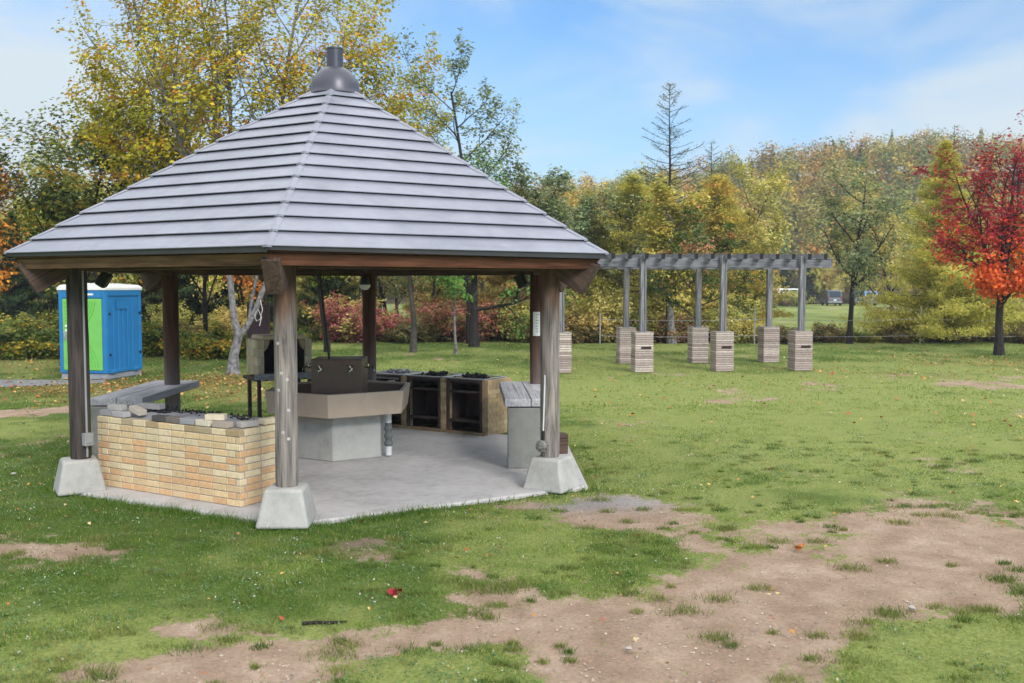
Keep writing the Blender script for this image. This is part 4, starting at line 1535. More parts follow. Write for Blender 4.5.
# ------------------------------------------------------------------ portable toilet
TL = thing('portable_toilet', 'blue portable toilet with lime green door and white roof standing on leaf-strewn grass', 'toilet', (-9.87, 22.8, GZ), math.radians(-10.3))
W_, D_ = 1.27, 1.5
mb = MB()
mb.box((-W_ / 2, D_ / 2, .09), (W_ - .03, D_ - .03, .14))
for x in (-.10, -W_ / 2, -W_ + .10):
    mb.box((x, D_ / 2, .05), (.14, D_ + .04, .10))
mb.build('base', M['grey_plastic'], TL, bevel=0.01)
mb = MB()
mb.box((-W_ / 2, D_ / 2, 1.19), (W_ - .02, D_ - .02, 2.06))
for y in (.06, .30, .50, .70, .90, 1.10, 1.44):
    wd = .10 if y in (.06, 1.44) else .07
    z1 = 2.19 if y in (.06, 1.44) else 1.80
    mb.box((.004, y, (z1 + .22) / 2), (.03, wd, z1 - .22))
mb.box((.004, D_ / 2, .21), (.034, D_ - .05, .09)); mb.box((.004, D_ / 2, 2.13), (.034, D_ - .05, .14))
for x in (-.05, -W_ + .05):
    mb.box((x, -.003, 1.19), (.10, .03, 2.04))
mb.box((-W_ / 2, -.003, 2.11), (W_ - .21, .03, .20))
mb.box((-W_ / 2, -.003, .20), (W_ - .21, .03, .06))
for y in (.22, 1.22):
    mb.box((.022, y, .19), (.04, .18, .07))
cab = mb.build('cabin', M['blue'], TL, bevel=0.008)
mb = MB()
mb.prism([(-W_ - .03, 2.20), (.03, 2.20), (.03, 2.27), (-.06, 2.33), (-W_ / 2, 2.375), (-W_ + .06, 2.33), (-W_ - .03, 2.27)], -.04, D_ + .04, Matrix(((1, 0, 0, 0), (0, 0, 1, 0), (0, 1, 0, 0), (0, 0, 0, 1))))
mb.build('roof', M['white'], TL, bevel=0.015, seg=2)
mb = MB(); mb.box((-W_ / 2, -.012, 1.115), (W_ - .22, .035, 1.75)); door = mb.build('door', M['green'], TL, bevel=0.01)
mb = MB()
dx0, dx1 = -W_ + .16, -.16
for (cx, cz, rr_, z0_, z1_) in ((dx0 - .15, 2.05, [.25 + .075 * i for i in range(11)], 1.22, 1.94), (dx0 - .15, .20, [.30 + .075 * i for i in range(11)], .30, 1.16)):
    for R in rr_:
        pts = []
        for i in range(60):
            a = -PI / 2 + PI * i / 59
            x, z = cx + R * math.cos(a), cz + R * math.sin(a)
            if dx0 < x < dx1 and z0_ < z < z1_:
                pts.append((x, -.030, z))
        if len(pts) > 3:
            mb.tube(pts, .010, 5)
mb.build('door_ridges', M['green_dark'], door, smooth=True)
mb = MB(); mb.box((-W_ + .17, -.04, 1.09), (.07, .03, .20)); mb.box((-W_ + .18, -.065, 1.09), (.03, .03, .10)); mb.build('handle', M['conduit'], door, bevel=0.006)
for (x, z, w, h) in ((-W_ + .22, 1.33, .08, .05), (-W_ + .22, 1.22, .08, .04), (-W_ + .30, 2.10, .12, .04), (-.42, 2.10, .20, .045)):
    mb = MB(); mb.box((x, -.034 if z < 1.5 else -.021, z), (w, .006, h)); mb.build('label_plate', M['white'], TL)
mb = MB()
for a, b in (((.026, .62, 1.985), (.012, .44, .02)), ((.026, .62, 1.745), (.012, .44, .02)), ((.026, .41, 1.865), (.012, .02, .22)), ((.026, .83, 1.865), (.012, .02, .22))):
    mb.box(a, b)
mb.box((.021, .62, 1.865), (.008, .40, .22))
mb.build('vent_panel', M['blue'], TL)
for y in (.10, 1.40):
    for z in (.62, 1.62):
        mb = MB(); mb.box((.03, y, z), (.03, .05, .06))
        mb.build('hinge_block', M['black'], TL)

# brown sign board behind the pale tree
SG = thing('sign_board', 'dark brown wooden sign board behind the forked pale tree trunk', 'sign', (X(258.5, 28), 28.0, GZ), .1)
mb = MB(); mb.box((0, 0, 1.05), (.50, .06, 1.42)); mb.build('panel', M['sign_brown'], SG, bevel=0.01)
for s in (-1, 1):
    mb = MB(); mb.box((s * .29, 0, .92), (.08, .09, 1.84)); mb.build('post', M['sign_brown'], SG, bevel=0.008)
mb = MB(); mb.box((.10, -.034, .82), (.22, .008, .03)); mb.build('white_stripe', M['white'], SG)

# ------------------------------------------------------------------ pergola
PG_RZ = math.radians(6.6)
PG = thing('pergola', 'grey timber pergola on two rows of striped stone piers in the lawn', 'pergola', (1.30, 25.0, GZ), PG_RZ)
ST, GAP, SHIFT = 2.225, 2.85, .24


def pier_col(r, f):
    return stone_col(r, f)


piers = []
for row in (0, 1):
    for i in range(4):
        x, y = i * ST + (SHIFT if row else 0), GAP if row else 0
        mb = MB()
        pr = random.Random(100 + row * 10 + i)
        mb.box((0, 0, .53), (.475, .475, 1.05), col=(.20, .17, .16))
        nc = 17
        for c in range(nc):
            ch = 1.06 / nc
            w_ = .50 + pr.uniform(-.006, .006)
            mb.box((pr.uniform(-.003, .003), pr.uniform(-.003, .003), (c + .5) * ch), (w_, w_, ch - .014), col=stone_col(pr, 0))
        mb.box((0, 0, 1.068), (.515, .515, .022), col=srgb(170, 160, 155, .8))
        o = mb.build('pier', M['stone'], PG, bevel=0.006)
        o.location = (x, y, 0)
        if row == 0 and i:
            q = MB(); q.box((.05, -.255, .66), (.27, .02, .062)); pl = q.build('plaque', M['sign_brown'], o)
        mb = MB()
        if row == 0:
            mb.box((-.035, 0, 2.10), (.095, .15, 2.06)); mb.box((.058, .01, 2.10), (.055, .14, 2.06)); mb.box((.02, .03, 2.10), (.10, .08, 2.02), col=(.1, .1, .1))
        else:
            mb.box((0, 0, 1.95), (.155, .155, 1.76))
        o2 = mb.build('post', M['pergola_z'], PG, bevel=0.006)
        o2.location = (x, y - (.06 if row == 0 else 0), 0)
        o2.rotation_euler = (0, 0, 0)
for row in (0, 1):
    mb = MB(); mb.box((1.5 * ST + .09, 0, 2.94), (3 * ST + 1.62, .11, .26))
    o = mb.build('beam', M['pergola_x'], PG, bevel=0.006)
    o.location = (SHIFT if row else 0, GAP if row else .075, 0)
nj = 18
for i in range(nj):
    x = -.58 + i * .452
    mb = MB()
    a, b = -.30, GAP + .30
    mb.box((0, (a + b) / 2, 3.105), (.105, b - a, .15), col=srgb(150, 148, 156, .75))
    mb.box((0, a - .0015, 3.105), (.103, .003, .148), col=(.022, .021, .024))
    o = mb.build('joist', M['joist'], PG)
    o.location = (x + .12, 0, 0); o.rotation_euler = (0, 0, -SHIFT / GAP * .0)

# ------------------------------------------------------------------ wire fence at the lawn's far edge
FN = thing('wire_fence', 'thin metal fence posts with two strands of wire along the far lawn edge', 'fence', (X(600, 37.5), 37.5, GZ))
for px, D, h in ((600, 37.5, 1.25), (754.7, 37.6, 1.5), (920.6, 37.8, 1.5), (1080, 38.0, 1.5)):
    mb = MB(); mb.tube([(0, 0, -.05), (.01, 0, h)], .027, 8)
    o = mb.build('fence_post', M['conduit'], FN, smooth=True); o.location = (X(px, D) - X(600, 37.5), D - 37.5, 0)
for z in (.35, 1.0):
    mb = MB(); pts = []
    for a, b in (((600, 37.5), (754.7, 37.6)), ((754.7, 37.6), (920.6, 37.8)), ((920.6, 37.8), (1080, 38.0))):
        for i in range(8):
            f = i / 8; D = a[1] + (b[1] - a[1]) * f
            pts.append((X(a[0], a[1]) * (1 - f) + X(b[0], b[1]) * f - X(600, 37.5), D - 37.5 - .03, z - .05 * math.sin(f * PI)))
    mb.tube(pts, .008, 5); mb.build('wire', M['conduit'], FN)

# ------------------------------------------------------------------ vehicles across the field
def vehicle(name, label, cat, loc, rz, paint, L, W, H, kind='van', group=None):
    t = thing(name, label, cat, loc, rz, group)
    zb = .32
    if kind == 'van':
        prof = [(-L / 2, zb), (-L / 2 - .02, .85), (-L / 2 + .08, 1.0), (-L / 2 + .22, H - .12), (-L / 2 + .45, H), (L / 2 - 1.25, H), (L / 2 - .85, H - .18), (L / 2 - .45, 1.05), (L / 2 - .05, .92), (L / 2, .62), (L / 2 - .03, zb)]
    else:
        prof = [(-L / 2, zb), (-L / 2 - .02, .80), (-L / 2 + .05, .98), (-L / 2 + .55, H - .06), (-L / 2 + .9, H), (L / 2 - 2.2, H), (L / 2 - 1.75, H - .10), (L / 2 - 1.05, 1.0), (L / 2 - .10, .84), (L / 2, .6), (L / 2 - .03, zb)]
    rot = Matrix(((1, 0, 0, 0), (0, 0, 1, 0), (0, 1, 0, 0), (0, 0, 0, 1)))
    mb = MB(); mb.prism(prof, -W / 2, W / 2, rot)
    mb.build('body', M[paint], t, bevel=0.07, seg=3, smooth=True)
    x0, x1 = (-L / 2 + .5, L / 2 - 1.1) if kind == 'van' else (-L / 2 + .75, L / 2 - 1.9)
    n = 2
    for s in (-1, 1):
        for i in range(n):
            a = x0 + (x1 - x0) * i / n + .04; b = x0 + (x1 - x0) * (i + 1) / n - .04
            mb = MB(); mb.prism([(a, 1.08), (b, 1.08), (b - (.15 if i == n - 1 else 0), H - .16), (a + (.15 if i == 0 else 0), H - .16)], s * (W / 2 - .02), s * (W / 2 + .006), rot)
            mb.build('side_window', M['glass'], t)
    xr = -L / 2
    dx = .12 if kind == 'van' else .45
    mb = MB()
    mb.add([(xr + .085, -W / 2 + .16, 1.06), (xr + .085, W / 2 - .16, 1.06), (xr + .085 + dx, W / 2 - .22, H - .16), (xr + .085 + dx, -W / 2 + .22, H - .16),
            (xr + .055, -W / 2 + .16, 1.06), (xr + .055, W / 2 - .16, 1.06), (xr + .055 + dx, W / 2 - .22, H - .16), (xr + .055 + dx, -W / 2 + .22, H - .16)],
           [(0, 1, 2, 3), (7, 6, 5, 4), (4, 5, 1, 0), (6, 7, 3, 2), (5, 6, 2, 1), (7, 4, 0, 3)])
    mb.build('rear_window', M['glass'], t)
    fx0, fx1 = (L / 2 - .47, L / 2 - .84) if kind == 'van' else (L / 2 - 1.06, L / 2 - 1.72)
    mb = MB()
    mb.add([(fx0 + .03, -W / 2 + .14, 1.10), (fx0 + .03, W / 2 - .14, 1.10), (fx1 + .03, W / 2 - .2, H - .2), (fx1 + .03, -W / 2 + .2, H - .2),
            (fx0 - .02, -W / 2 + .14, 1.08), (fx0 - .02, W / 2 - .14, 1.08), (fx1 - .02, W / 2 - .2, H - .22), (fx1 - .02, -W / 2 + .2, H - .22)],
           [(3, 2, 1, 0), (4, 5, 6, 7), (0, 1, 5, 4), (2, 3, 7, 6), (1, 2, 6, 5), (3, 0, 4, 7)])
    mb.build('windscreen', M['glass'], t)
    for s in (-1, 1):
        for x in (-L / 2 + .75, L / 2 - .8):
            mb = MB(); mb.lathe([(0, -.1), (.31, -.1), (.325, -.07), (.325, .07), (.31, .1), (0, .1)], 20, M=T(rx=PI / 2))
            w = mb.build('wheel', M['tyre'], t, smooth=True); w.location = (x, s * (W / 2 - .08), .325)
            mb = MB(); mb.lathe([(0, s * .108), (.19, s * .108), (.20, s * .09), (.20, s * .08)], 16, M=T(rx=PI / 2)); mb.build('rim', M['rim_steel'], w, smooth=True)
        mb = MB(); mb.box((xr + .0, s * (W / 2 - .13), .98), (.09, .15, .34)); mb.build('tail_light', M['lamp_red'], t, bevel=.01)
        mb = MB(); mb.box((L / 2 - .06, s * (W / 2 - .22), .78), (.12, .28, .14)); mb.build('headlight', M['lamp_clear'], t, bevel=.01)
    mb = MB(); mb.box((xr - .0, 0, .47), (.12, W - .04, .18)); mb.box((L / 2, 0, .45), (.10, W - .04, .18)); mb.build('bumper', M['conduit'], t, bevel=.03)
    mb = MB(); mb.box((xr - .035, 0, .72), (.02, .34, .16)); mb.build('number_plate', M['white'], t)
    return t


vehicle('parked_van', 'blue van parked beyond the field, rear window facing us, right of the bare alder', 'van', (X(864, 121), 121, GZ), math.radians(97), 'car_blue', 3.9, 1.75, 1.9)
vehicle('parked_van', 'dark van parked under trees left of the bare alder trunk', 'van', (X(831, 122), 122, GZ), math.radians(84), 'car_dark', 4.2, 1.8, 2.0)
vehicle('parked_van', 'white van half hidden by leaves beyond the field, between two pergola posts', 'van', (X(786, 121), 121, GZ), math.radians(20), 'car_white', 4.6, 1.85, 2.2)
vehicle('parked_car', 'white car glimpsed behind the larch near the red maple', 'car', (X(982, 119), 119, GZ), math.radians(60), 'car_white', 4.4, 1.75, 1.5, 'car')

# ------------------------------------------------------------------ trees one can tell apart
c_gold = palette([srgb(118, 122, 38), srgb(150, 146, 42), srgb(178, 162, 46), srgb(198, 156, 48), srgb(186, 118, 42)], [.20, .31, .27, .15, .07], .25, .5, 201, 1.35)
c_olive = palette([srgb(60, 75, 30), srgb(95, 105, 40), srgb(130, 125, 45), srgb(170, 130, 45)], [.3, .35, .22, .13], .28, .6, 202)
c_orange = palette([srgb(60, 65, 30), srgb(120, 95, 40), srgb(185, 115, 45), srgb(205, 145, 60)], [.22, .28, .32, .18], .28, .6, 203)
c_dark = palette([srgb(28, 42, 24), srgb(45, 62, 34), srgb(68, 82, 42)], [.4, .4, .2], .3, .7, 204)
c_greygreen = palette([srgb(74, 86, 60), srgb(100, 110, 76), srgb(130, 134, 92)], [.35, .4, .25], .28, .6, 205, 1.75)
c_larch = palette([srgb(116, 114, 62), srgb(142, 134, 74), srgb(162, 150, 88)], [.3, .42, .28], .25, .5, 206, 1.6)
c_larch_thin = palette([srgb(80, 88, 58), srgb(105, 110, 70), srgb(130, 128, 80)], [.4, .4, .2], .25, .5, 207)
c_yellow = palette([srgb(125, 128, 60), srgb(158, 150, 72), srgb(180, 166, 84), srgb(184, 150, 80)], [.3, .35, .25, .10], .25, .5, 208)
c_bright = palette([srgb(110, 140, 35), srgb(165, 175, 40), srgb(215, 205, 50)], [.3, .35, .35], .2, .6, 209)
c_green = palette([srgb(50, 90, 38), srgb(75, 115, 45), srgb(105, 130, 50)], [.35, .4, .25], .28, .7, 210)
c_mapleg = palette([srgb(55, 80, 42), srgb(85, 100, 50), srgb(140, 110, 70), srgb(185, 120, 90)], [.4, .3, .15, .15], .25, .7, 211)
c_redshrub = palette([srgb(100, 75, 58), srgb(160, 85, 80), srgb(190, 105, 105), srgb(135, 120, 72)], [.3, .22, .18, .3], .3, .8, 212, 1.1)
c_brown = palette([srgb(70, 55, 40), srgb(95, 80, 50), srgb(120, 105, 60), srgb(75, 85, 45)], [.3, .3, .2, .2], .3, .8, 213)


def c_maple(r, P):
    m = len(P)
    h = P[:, 2]
    n = fnoise(P[:, 0] * 1.0 + 3 * h, P[:, 1], .8, 301, 3)
    q = (h - 3.9) / 2.0 + (n - .5) * 3.0 + r.normal(0, .35, m) + .2 * (np.hypot(P[:, 0], P[:, 1]) - 1.2)
    crim = np.array(srgb(160, 38, 58)); red = np.array(srgb(200, 58, 55)); org = np.array(srgb(240, 120, 55))
    c = np.where((q > .35)[:, None], crim, np.where((q > -.25)[:, None], red, org))
    return c * (.75 + .5 * r.random(m))[:, None]


# big golden tree with the forked pale trunk
PB = dict(seg=[7, 8, 6, 4, 3], wob=[.05, .07, .12, .17], up=[.0, .035, .04, .02], taper=.72, max=3,
          kids=[0, 13, 7, 0], lo=[.3, .18, .2, .2], ang=[.7, .66, .75, .8], len=[.5, .42, .50, .5], rk=.5)
limbs = [
    ((-.35, .1, 3.9), (-3.2, .5, 3.9), 4.6, .085), ((-.2, 0, 3.5), (-4.0, -.8, 2.9), 3.6, .07),
    ((-.45, .1, 4.3), (-2.2, -.6, 5.0), 6.4, .085), ((-.35, .2, 4.3), (-.6, .9, 5.5), 6.6, .09),
    ((-.2, .1, 3.4), (-2.4, 2.2, 4.0), 5.4, .07), ((-.1, .0, 3.0), (-1.8, -2.6, 4.2), 5.2, .065),
    ((1.25, .1, 3.2), (.6, .4, 5.8), 6.8, .085), ((1.3, .1, 3.3), (2.4, -.5, 5.0), 6.2, .075), ((1.2, .1, 3.1), (3.6, .6, 4.4), 5.4, .07),
    ((1.0, .1, 2.7), (1.4, 2.6, 4.2), 5.4, .06), ((1.1, .1, 2.9), (.2, -2.4, 5.0), 5.6, .06), ((-.3, .1, 3.8), (1.0, .2, 5.8), 6.0, .075)]
BT = broadleaf('autumn_tree', 'large golden-green tree with forked pale trunk rising behind the pavilion', (X(232, 24.5), 24.5), 10, .15, PB, (10, .12, .115, .07), c_gold, 'bark_pale', 5,
               limbs=dict(trunk=([(0, 0, 0), (.03, 0, .5), (.16, 0, 1.02), (.06, 0, 1.42), (0, 0, 2.05), (-.05, 0, 2.65), (-.15, .05, 3.3), (-.4, .1, 4.4)], [.15, .125, .115, .09, .08, .078, .09, .08]), limbs=limbs))
mb = MB(); mb.tube([(.14, 0, .95), (.36, 0, 1.22), (.60, 0, 1.62), (.82, 0, 2.2), (1.05, .05, 2.75), (1.28, .1, 3.4)], [.09, .078, .075, .07, .075, .07], 10)
mb.tube([(.45, 0, 1.4), (.5, .05, 1.9), (.62, .1, 2.5), (.6, .1, 3.2)], [.05, .045, .04, .02], 8)
mb.build('limb', M['bark_pale'], BT, smooth=True)
RO = thing('hanging_rope', 'white rope looped over the fork of the pale tree trunk', 'rope', (X(232, 24.5), 24.35, GZ))
mb = MB()
mb.tube([(.80, -.06, 1.95), (.86, -.08, 1.7), (.80, -.08, 1.45), (.70, -.09, 1.40), (.66, -.09, 1.55), (.74, -.08, 1.72), (.84, -.1, 1.5), (.78, -.1, 1.28)], .010, 5)
mb.build('strand', M['rope'], RO)

broadleaf('autumn_tree', 'olive and yellow tree left of the golden tree behind the roof corner', (X(62, 27), 27), 5.5, .09, dict(DECID, kids=[13, 7, 5, 0], ang=[.85, .7, .75, .8], lo=[.28, .2, .2, .2]), (6, .14, .14, .09), c_olive, 'bark_dark', 21, lean=(.12, 0))
broadleaf('autumn_tree', 'orange-brown tree cut by the left edge of the picture', (X(-30, 25), 25), 4.6, .10, dict(DECID, kids=[11, 6, 4, 0]), (6, .14, .13, .085), c_orange, 'bark_dark', 22)
broadleaf('autumn_tree', 'narrow yellow-orange treetop right of the golden tree', (X(413, 33), 33), 7.9, .10, dict(DECID, kids=[9, 5, 3, 0], len=[.26, .5, .5, .5]), (5, .12, .14, .09), c_yellow, 'bark_grey', 23)
# sparse grey-green trees beyond the roof
PS = dict(DECID, kids=[13, 6, 4, 0], len=[.40, .45, .45, .5], ang=[.95, .7, .75, .8], lo=[.30, .2, .15, .2], up=[.0, .05, .03, 0], wob=[.04, .1, .15, .2])
broadleaf('alder_tree', 'tall sparse grey-green tree standing against the sky right of the roof cap', (X(470, 38), 38), 10.4, .13, PS, (4, .13, .15, .10), c_greygreen, 'bark_dark', 31)
broadleaf('alder_tree', 'dense grey-green tree leaning right beside the tall sparse one', (X(506, 40), 40), 6.1, .11, dict(PS, kids=[12, 7, 5, 0]), (4, .13, .16, .11), c_greygreen, 'bark_dark', 32, lean=(.16, 0))
broadleaf('alder_tree', 'bare-limbed dark alder with thin leaves right of the pergola', (X(850, 38), 38), 5.7, .12, dict(PS, kids=[14, 6, 4, 0], lo=[.34, .2, .15, .2], len=[.42, .45, .45, .5], ang=[1.15, .75, .75, .8]), (3, .14, .13, .08), c_greygreen, 'bark_dark', 33)
# larches
c_larch2 = palette([srgb(122, 124, 58), srgb(150, 146, 66), srgb(168, 158, 80)], [.30, .44, .26], .25, .5, 226, 1.75)
conifer('larch_tree', 'tall thin half-bare larch rising above the pergola', (X(668, 40), 40), 10.8, 2.9, 2.2, .14, c_larch_thin, 'bark_dark', 41, nb=110, gap=.2, per=1, ln=(.09, .04), side=3, power=.72, twigs=1)
conifer('larch_tree', 'second thin half-bare larch, shorter and right of the tall one over the pergola', (X(710, 46), 46), 9.3, 2.4, 2.5, .12, c_larch_thin, 'bark_dark', 42, nb=70, gap=.25, per=1, ln=(.09, .04), side=2, power=.72, twigs=1)
conifer('larch_tree', 'broad yellow-green larch left of the red maple', (X(941, 39), 39), 8.2, 3.2, .3, .12, c_larch2, 'bark_dark', 43, nb=170, per=4, ln=(.11, .035), side=9, spread=.08, power=.95, droop=-.1)
conifer('larch_tree', 'bare spiky larch top showing above the broad larch by the red maple', (X(950, 52), 52), 11.2, 1.6, 4, .12, c_larch_thin, 'bark_dark', 44, nb=70, gap=.3, per=1, ln=(.09, .04), side=2, twigs=1)
conifer('larch_tree', 'yellow-green larch half hidden behind the red maple', (X(1012, 43), 43), 5.8, 2.4, .3, .11, c_larch, 'bark_dark', 45, nb=80, per=3, ln=(.16, .05), side=6)
conifer('larch_tree', 'olive larch between the yellow tree and the bare alder, behind the right pergola end', (X(748, 46), 46), 6.0, 2.0, .6, .11, c_larch, 'bark_grey', 46, nb=80, per=3, ln=(.17, .05), side=6)
conifer('larch_tree', 'soft yellow larch seen between the pavilion and the pergola', (X(585, 45), 45), 6.6, 2.3, .4, .12, c_larch, 'bark_grey', 47, nb=90, per=4, ln=(.17, .05), side=7)
# red maple
PM = dict(DECID, seg=[6, 6, 5, 4, 3], kids=[0, 9, 6, 0], len=[.5, .5, .5, .5], ang=[.7, .75, .75, .8], lo=[.3, .15, .15, .2], up=[.0, .02, .0, -.02])
lm = [((0, 0, 1.9), (-1.6, .2, 2.3), 3.3, .06), ((0, 0, 2.1), (-1.2, -1.0, 2.8), 3.3, .06), ((.05, 0, 2.3), (-.5, .9, 3.6), 3.9, .07), ((.05, 0, 2.4), (.3, -.3, 4.2), 4.3, .08),
      ((.05, 0, 2.2), (1.4, .3, 2.8), 3.4, .06), ((.0, 0, 1.8), (1.6, -.6, 2.0), 3.0, .05), ((0, 0, 2.0), (.3, 1.5, 2.4), 3.0, .05), ((0, 0, 1.6), (.5, -1.0, 1.3), 1.7, .035), ((0, 0, 2.6), (-2.0, -.2, 3.0), 3.8, .06), ((0, 0, 1.7), (-.6, -.6, 1.4), 1.6, .03), ((.05, 0, 2.5), (.9, -.2, 4.2), 4.0, .06)]
lm = [(p, d, L * (.97 if d[2] > 2.6 else .80), q) for p, d, L, q in lm]
broadleaf('red_maple', 'crimson and orange maple on the lawn at the right', (X(1000, 31.5), 31.5), 7.5, .15, PM, (4, .10, .12, .095), c_maple, 'bark_dark', 51,
          limbs=dict(trunk=([(0, 0, 0), (.0, 0, .6), (-.03, 0, 1.2), (0, 0, 1.9), (.05, 0, 2.6), (.1, 0, 3.3)], [.145, .135, .12, .11, .09, .06]), limbs=lm))
# small maple behind the pergola and its neighbours
broadleaf('young_maple', 'small green maple with reddish top standing between the pergola posts', (X(697, 31), 31), 3.3, .065, dict(DECID, kids=[8, 6, 4, 0], lo=[.36, .2, .2, .2], len=[.55, .5, .5, .5], ang=[.95, .7, .75, .8]), (6, .09, .10, .075), c_mapleg, 'bark_grey', 61)
broadleaf('yellow_tree', 'pale grey-trunked yellow tree behind the pergola middle', (X(672, 38), 38), 5.2, .16, dict(DECID, kids=[11, 6, 5, 0], lo=[.28, .2, .2, .2], len=[.42, .5, .5, .5]), (5, .15, .15, .10), c_yellow, 'bark_pale', 62)
c_soft = palette([srgb(128, 124, 60), srgb(158, 146, 68), srgb(180, 160, 80), srgb(184, 138, 78)], [.34, .38, .18, .10], .25, .5, 222, 1.6)
conifer('yellow_larch', 'yellow and orange soft larch over the middle of the pergola', (X(716, 43), 43), 7.2, 2.5, .4, .13, c_soft, 'bark_grey', 63, nb=120, per=4, ln=(.13, .05), side=7, spread=.12, power=.6)
conifer('yellow_larch', 'yellow-green soft larch behind the left end of the pergola', (X(632, 43), 43), 7.2, 2.4, .3, .13, c_larch2, 'bark_grey', 64, nb=120, per=4, ln=(.13, .045), side=7, spread=.12, power=.6)
# trees seen through the pavilion
broadleaf('dark_tree', 'dark-trunked tree with low side limb and green leaves seen through the pavilion', (X(474, 36), 36), 6.0, .17, dict(DECID, kids=[10, 6, 4, 0], lo=[.18, .2, .2, .2], len=[.5, .5, .5, .5], ang=[1.1, .7, .75, .8]), (3, .13, .14, .09), c_green, 'bark_dark', 71)
broadleaf('dark_tree', 'bright yellow tree with dark trunk seen between near and far posts', (X(327, 33), 33), 4.6, .10, dict(DECID, kids=[9, 6, 4, 0], lo=[.38, .2, .2, .2], len=[.5, .5, .5, .5]), (5, .12, .14, .10), c_bright, 'bark_dark', 72)
broadleaf('red_maple', 'scarlet-leaved small maple glimpsed under the eave by the pale tree', (X(268, 30), 30), 4.4, .08, dict(DECID, kids=[9, 6, 4, 0], lo=[.5, .2, .2, .2], len=[.42, .5, .5, .5]), (5, .10, .12, .09), palette([srgb(200, 70, 45), srgb(225, 95, 55), srgb(120, 120, 50)], [.4, .4, .2], .25, .6, 223), 'bark_grey', 73)
broadleaf('bright_tree', 'fresh green and yellow tree behind the portable toilet side of the pale tree', (X(205, 33), 33), 5.2, .10, dict(DECID, kids=[11, 6, 4, 0], lo=[.25, .2, .2, .2], len=[.5, .5, .5, .5]), (5, .13, .14, .10), c_bright, 'bark_dark', 74)
broadleaf('slim_tree', 'slim pale-stemmed tree standing on the lawn edge behind the charcoal grill', (X(456, 32), 32), 3.6, .05, dict(DECID, kids=[9, 5, 3, 0], lo=[.45, .2, .2, .2], len=[.45, .5, .5, .5], ang=[1.1, .7, .75, .8]), (4, .10, .11, .08), c_green, 'bark_pale', 75)

# the wood beyond the lawn: prototypes, then copies
HEAP = []
protos = [
    (lambda g: broadleaf('wood_tree', 'olive broadleaf tree in the wood beyond the lawn', (0, 60), 7.0, .13, dict(DECID, kids=[10, 6, 4, 0], lo=[.12, .2, .2, .2]), (5, .20, .20, .13), c_larch, 'bark_dark', 81, g, leafmat='leaf_var', minr=.012), 'olive broadleaf trees of the wood'),
    (lambda g: conifer('wood_larch', 'yellow-olive larch in the wood beyond the lawn', (0, 60), 8.0, 2.1, .4, .12, c_larch, 'bark_dark', 82, g, nb=75, per=4, ln=(.22, .07), side=5, spread=.12, leafmat='leaf_var'), 'yellow-olive larches of the wood'),
    (lambda g: broadleaf('wood_tree', 'brown and orange tree in the wood beyond the lawn', (0, 60), 6.0, .12, dict(DECID, kids=[10, 6, 4, 0], lo=[.15, .2, .2, .2]), (5, .20, .20, .13), c_orange, 'bark_dark', 83, g, leafmat='leaf_var', minr=.012), 'brown-orange trees of the wood'),
    (lambda g: conifer('wood_spruce', 'dark green conifer in the wood beyond the lawn', (0, 60), 7.5, 1.9, .3, .12, c_dark, 'bark_dark', 84, g, nb=85, per=4, ln=(.22, .07), side=5, spread=.10, leafmat='leaf_var'), 'dark conifers of the wood'),
    (lambda g: broadleaf('wood_tree', 'thin grey-green tree in the wood beyond the lawn', (0, 60), 8.0, .12, dict(PS, kids=[12, 6, 4, 0]), (3, .18, .19, .12), c_greygreen, 'bark_grey', 85, g, leafmat='leaf_var', minr=.010), 'thin grey-green trees of the wood'),
]
SPOTS = []
rs = random.Random(12)
# (kind, px, distance, size factor)
for px in range(-40, 330, 26):
    SPOTS.append((rs.choice([0, 1, 3, 3, 2, 0]), px + rs.uniform(-9, 9), rs.uniform(40, 47), rs.uniform(.60, .88)))
for px in range(-60, 360, 24):
    SPOTS.append((rs.choice([0, 3, 1, 4]), px + rs.uniform(-9, 9), rs.uniform(52, 66), rs.uniform(.8, 1.15)))
for px in range(335, 640, 24):
    SPOTS.append((rs.choice([1, 1, 0, 4, 1]), px + rs.uniform(-8, 8), rs.uniform(43, 50), rs.uniform(.65, .90)))
for px in range(380, 650, 22):
    SPOTS.append((rs.choice([1, 0, 4, 2, 1]), px + rs.uniform(-8, 8), rs.uniform(55, 75), rs.uniform(.7, .95)))
for px in range(590, 750, 30):
    SPOTS.append((rs.choice([1, 0, 1]), px + rs.uniform(-8, 8), rs.uniform(50, 62), rs.uniform(.8, 1.0)))
for px in range(640, 1100, 15):
    SPOTS.append((rs.choice([0, 4, 3, 2, 1, 4]), px + rs.uniform(-6, 6), rs.uniform(127, 136), rs.uniform(.5, .85)))
for px in range(895, 1100, 38):
    SPOTS.append((rs.choice([3, 0, 1]), px + rs.uniform(-8, 8), rs.uniform(62, 85), rs.uniform(.7, 1.0)))
first = [None] * 5
for kind, px, D, s in SPOTS:
    fn, grp = protos[kind]
    if first[kind] is None:
        first[kind] = o = fn(grp)
    else:
        o = copy_tree(first[kind])
    o.location = (X(px, D), D, GZ)
    o.rotation_euler = (0, 0, rs.uniform(0, 6.28))
    o.scale = (s * rs.uniform(.9, 1.2), s * rs.uniform(.9, 1.2), s)

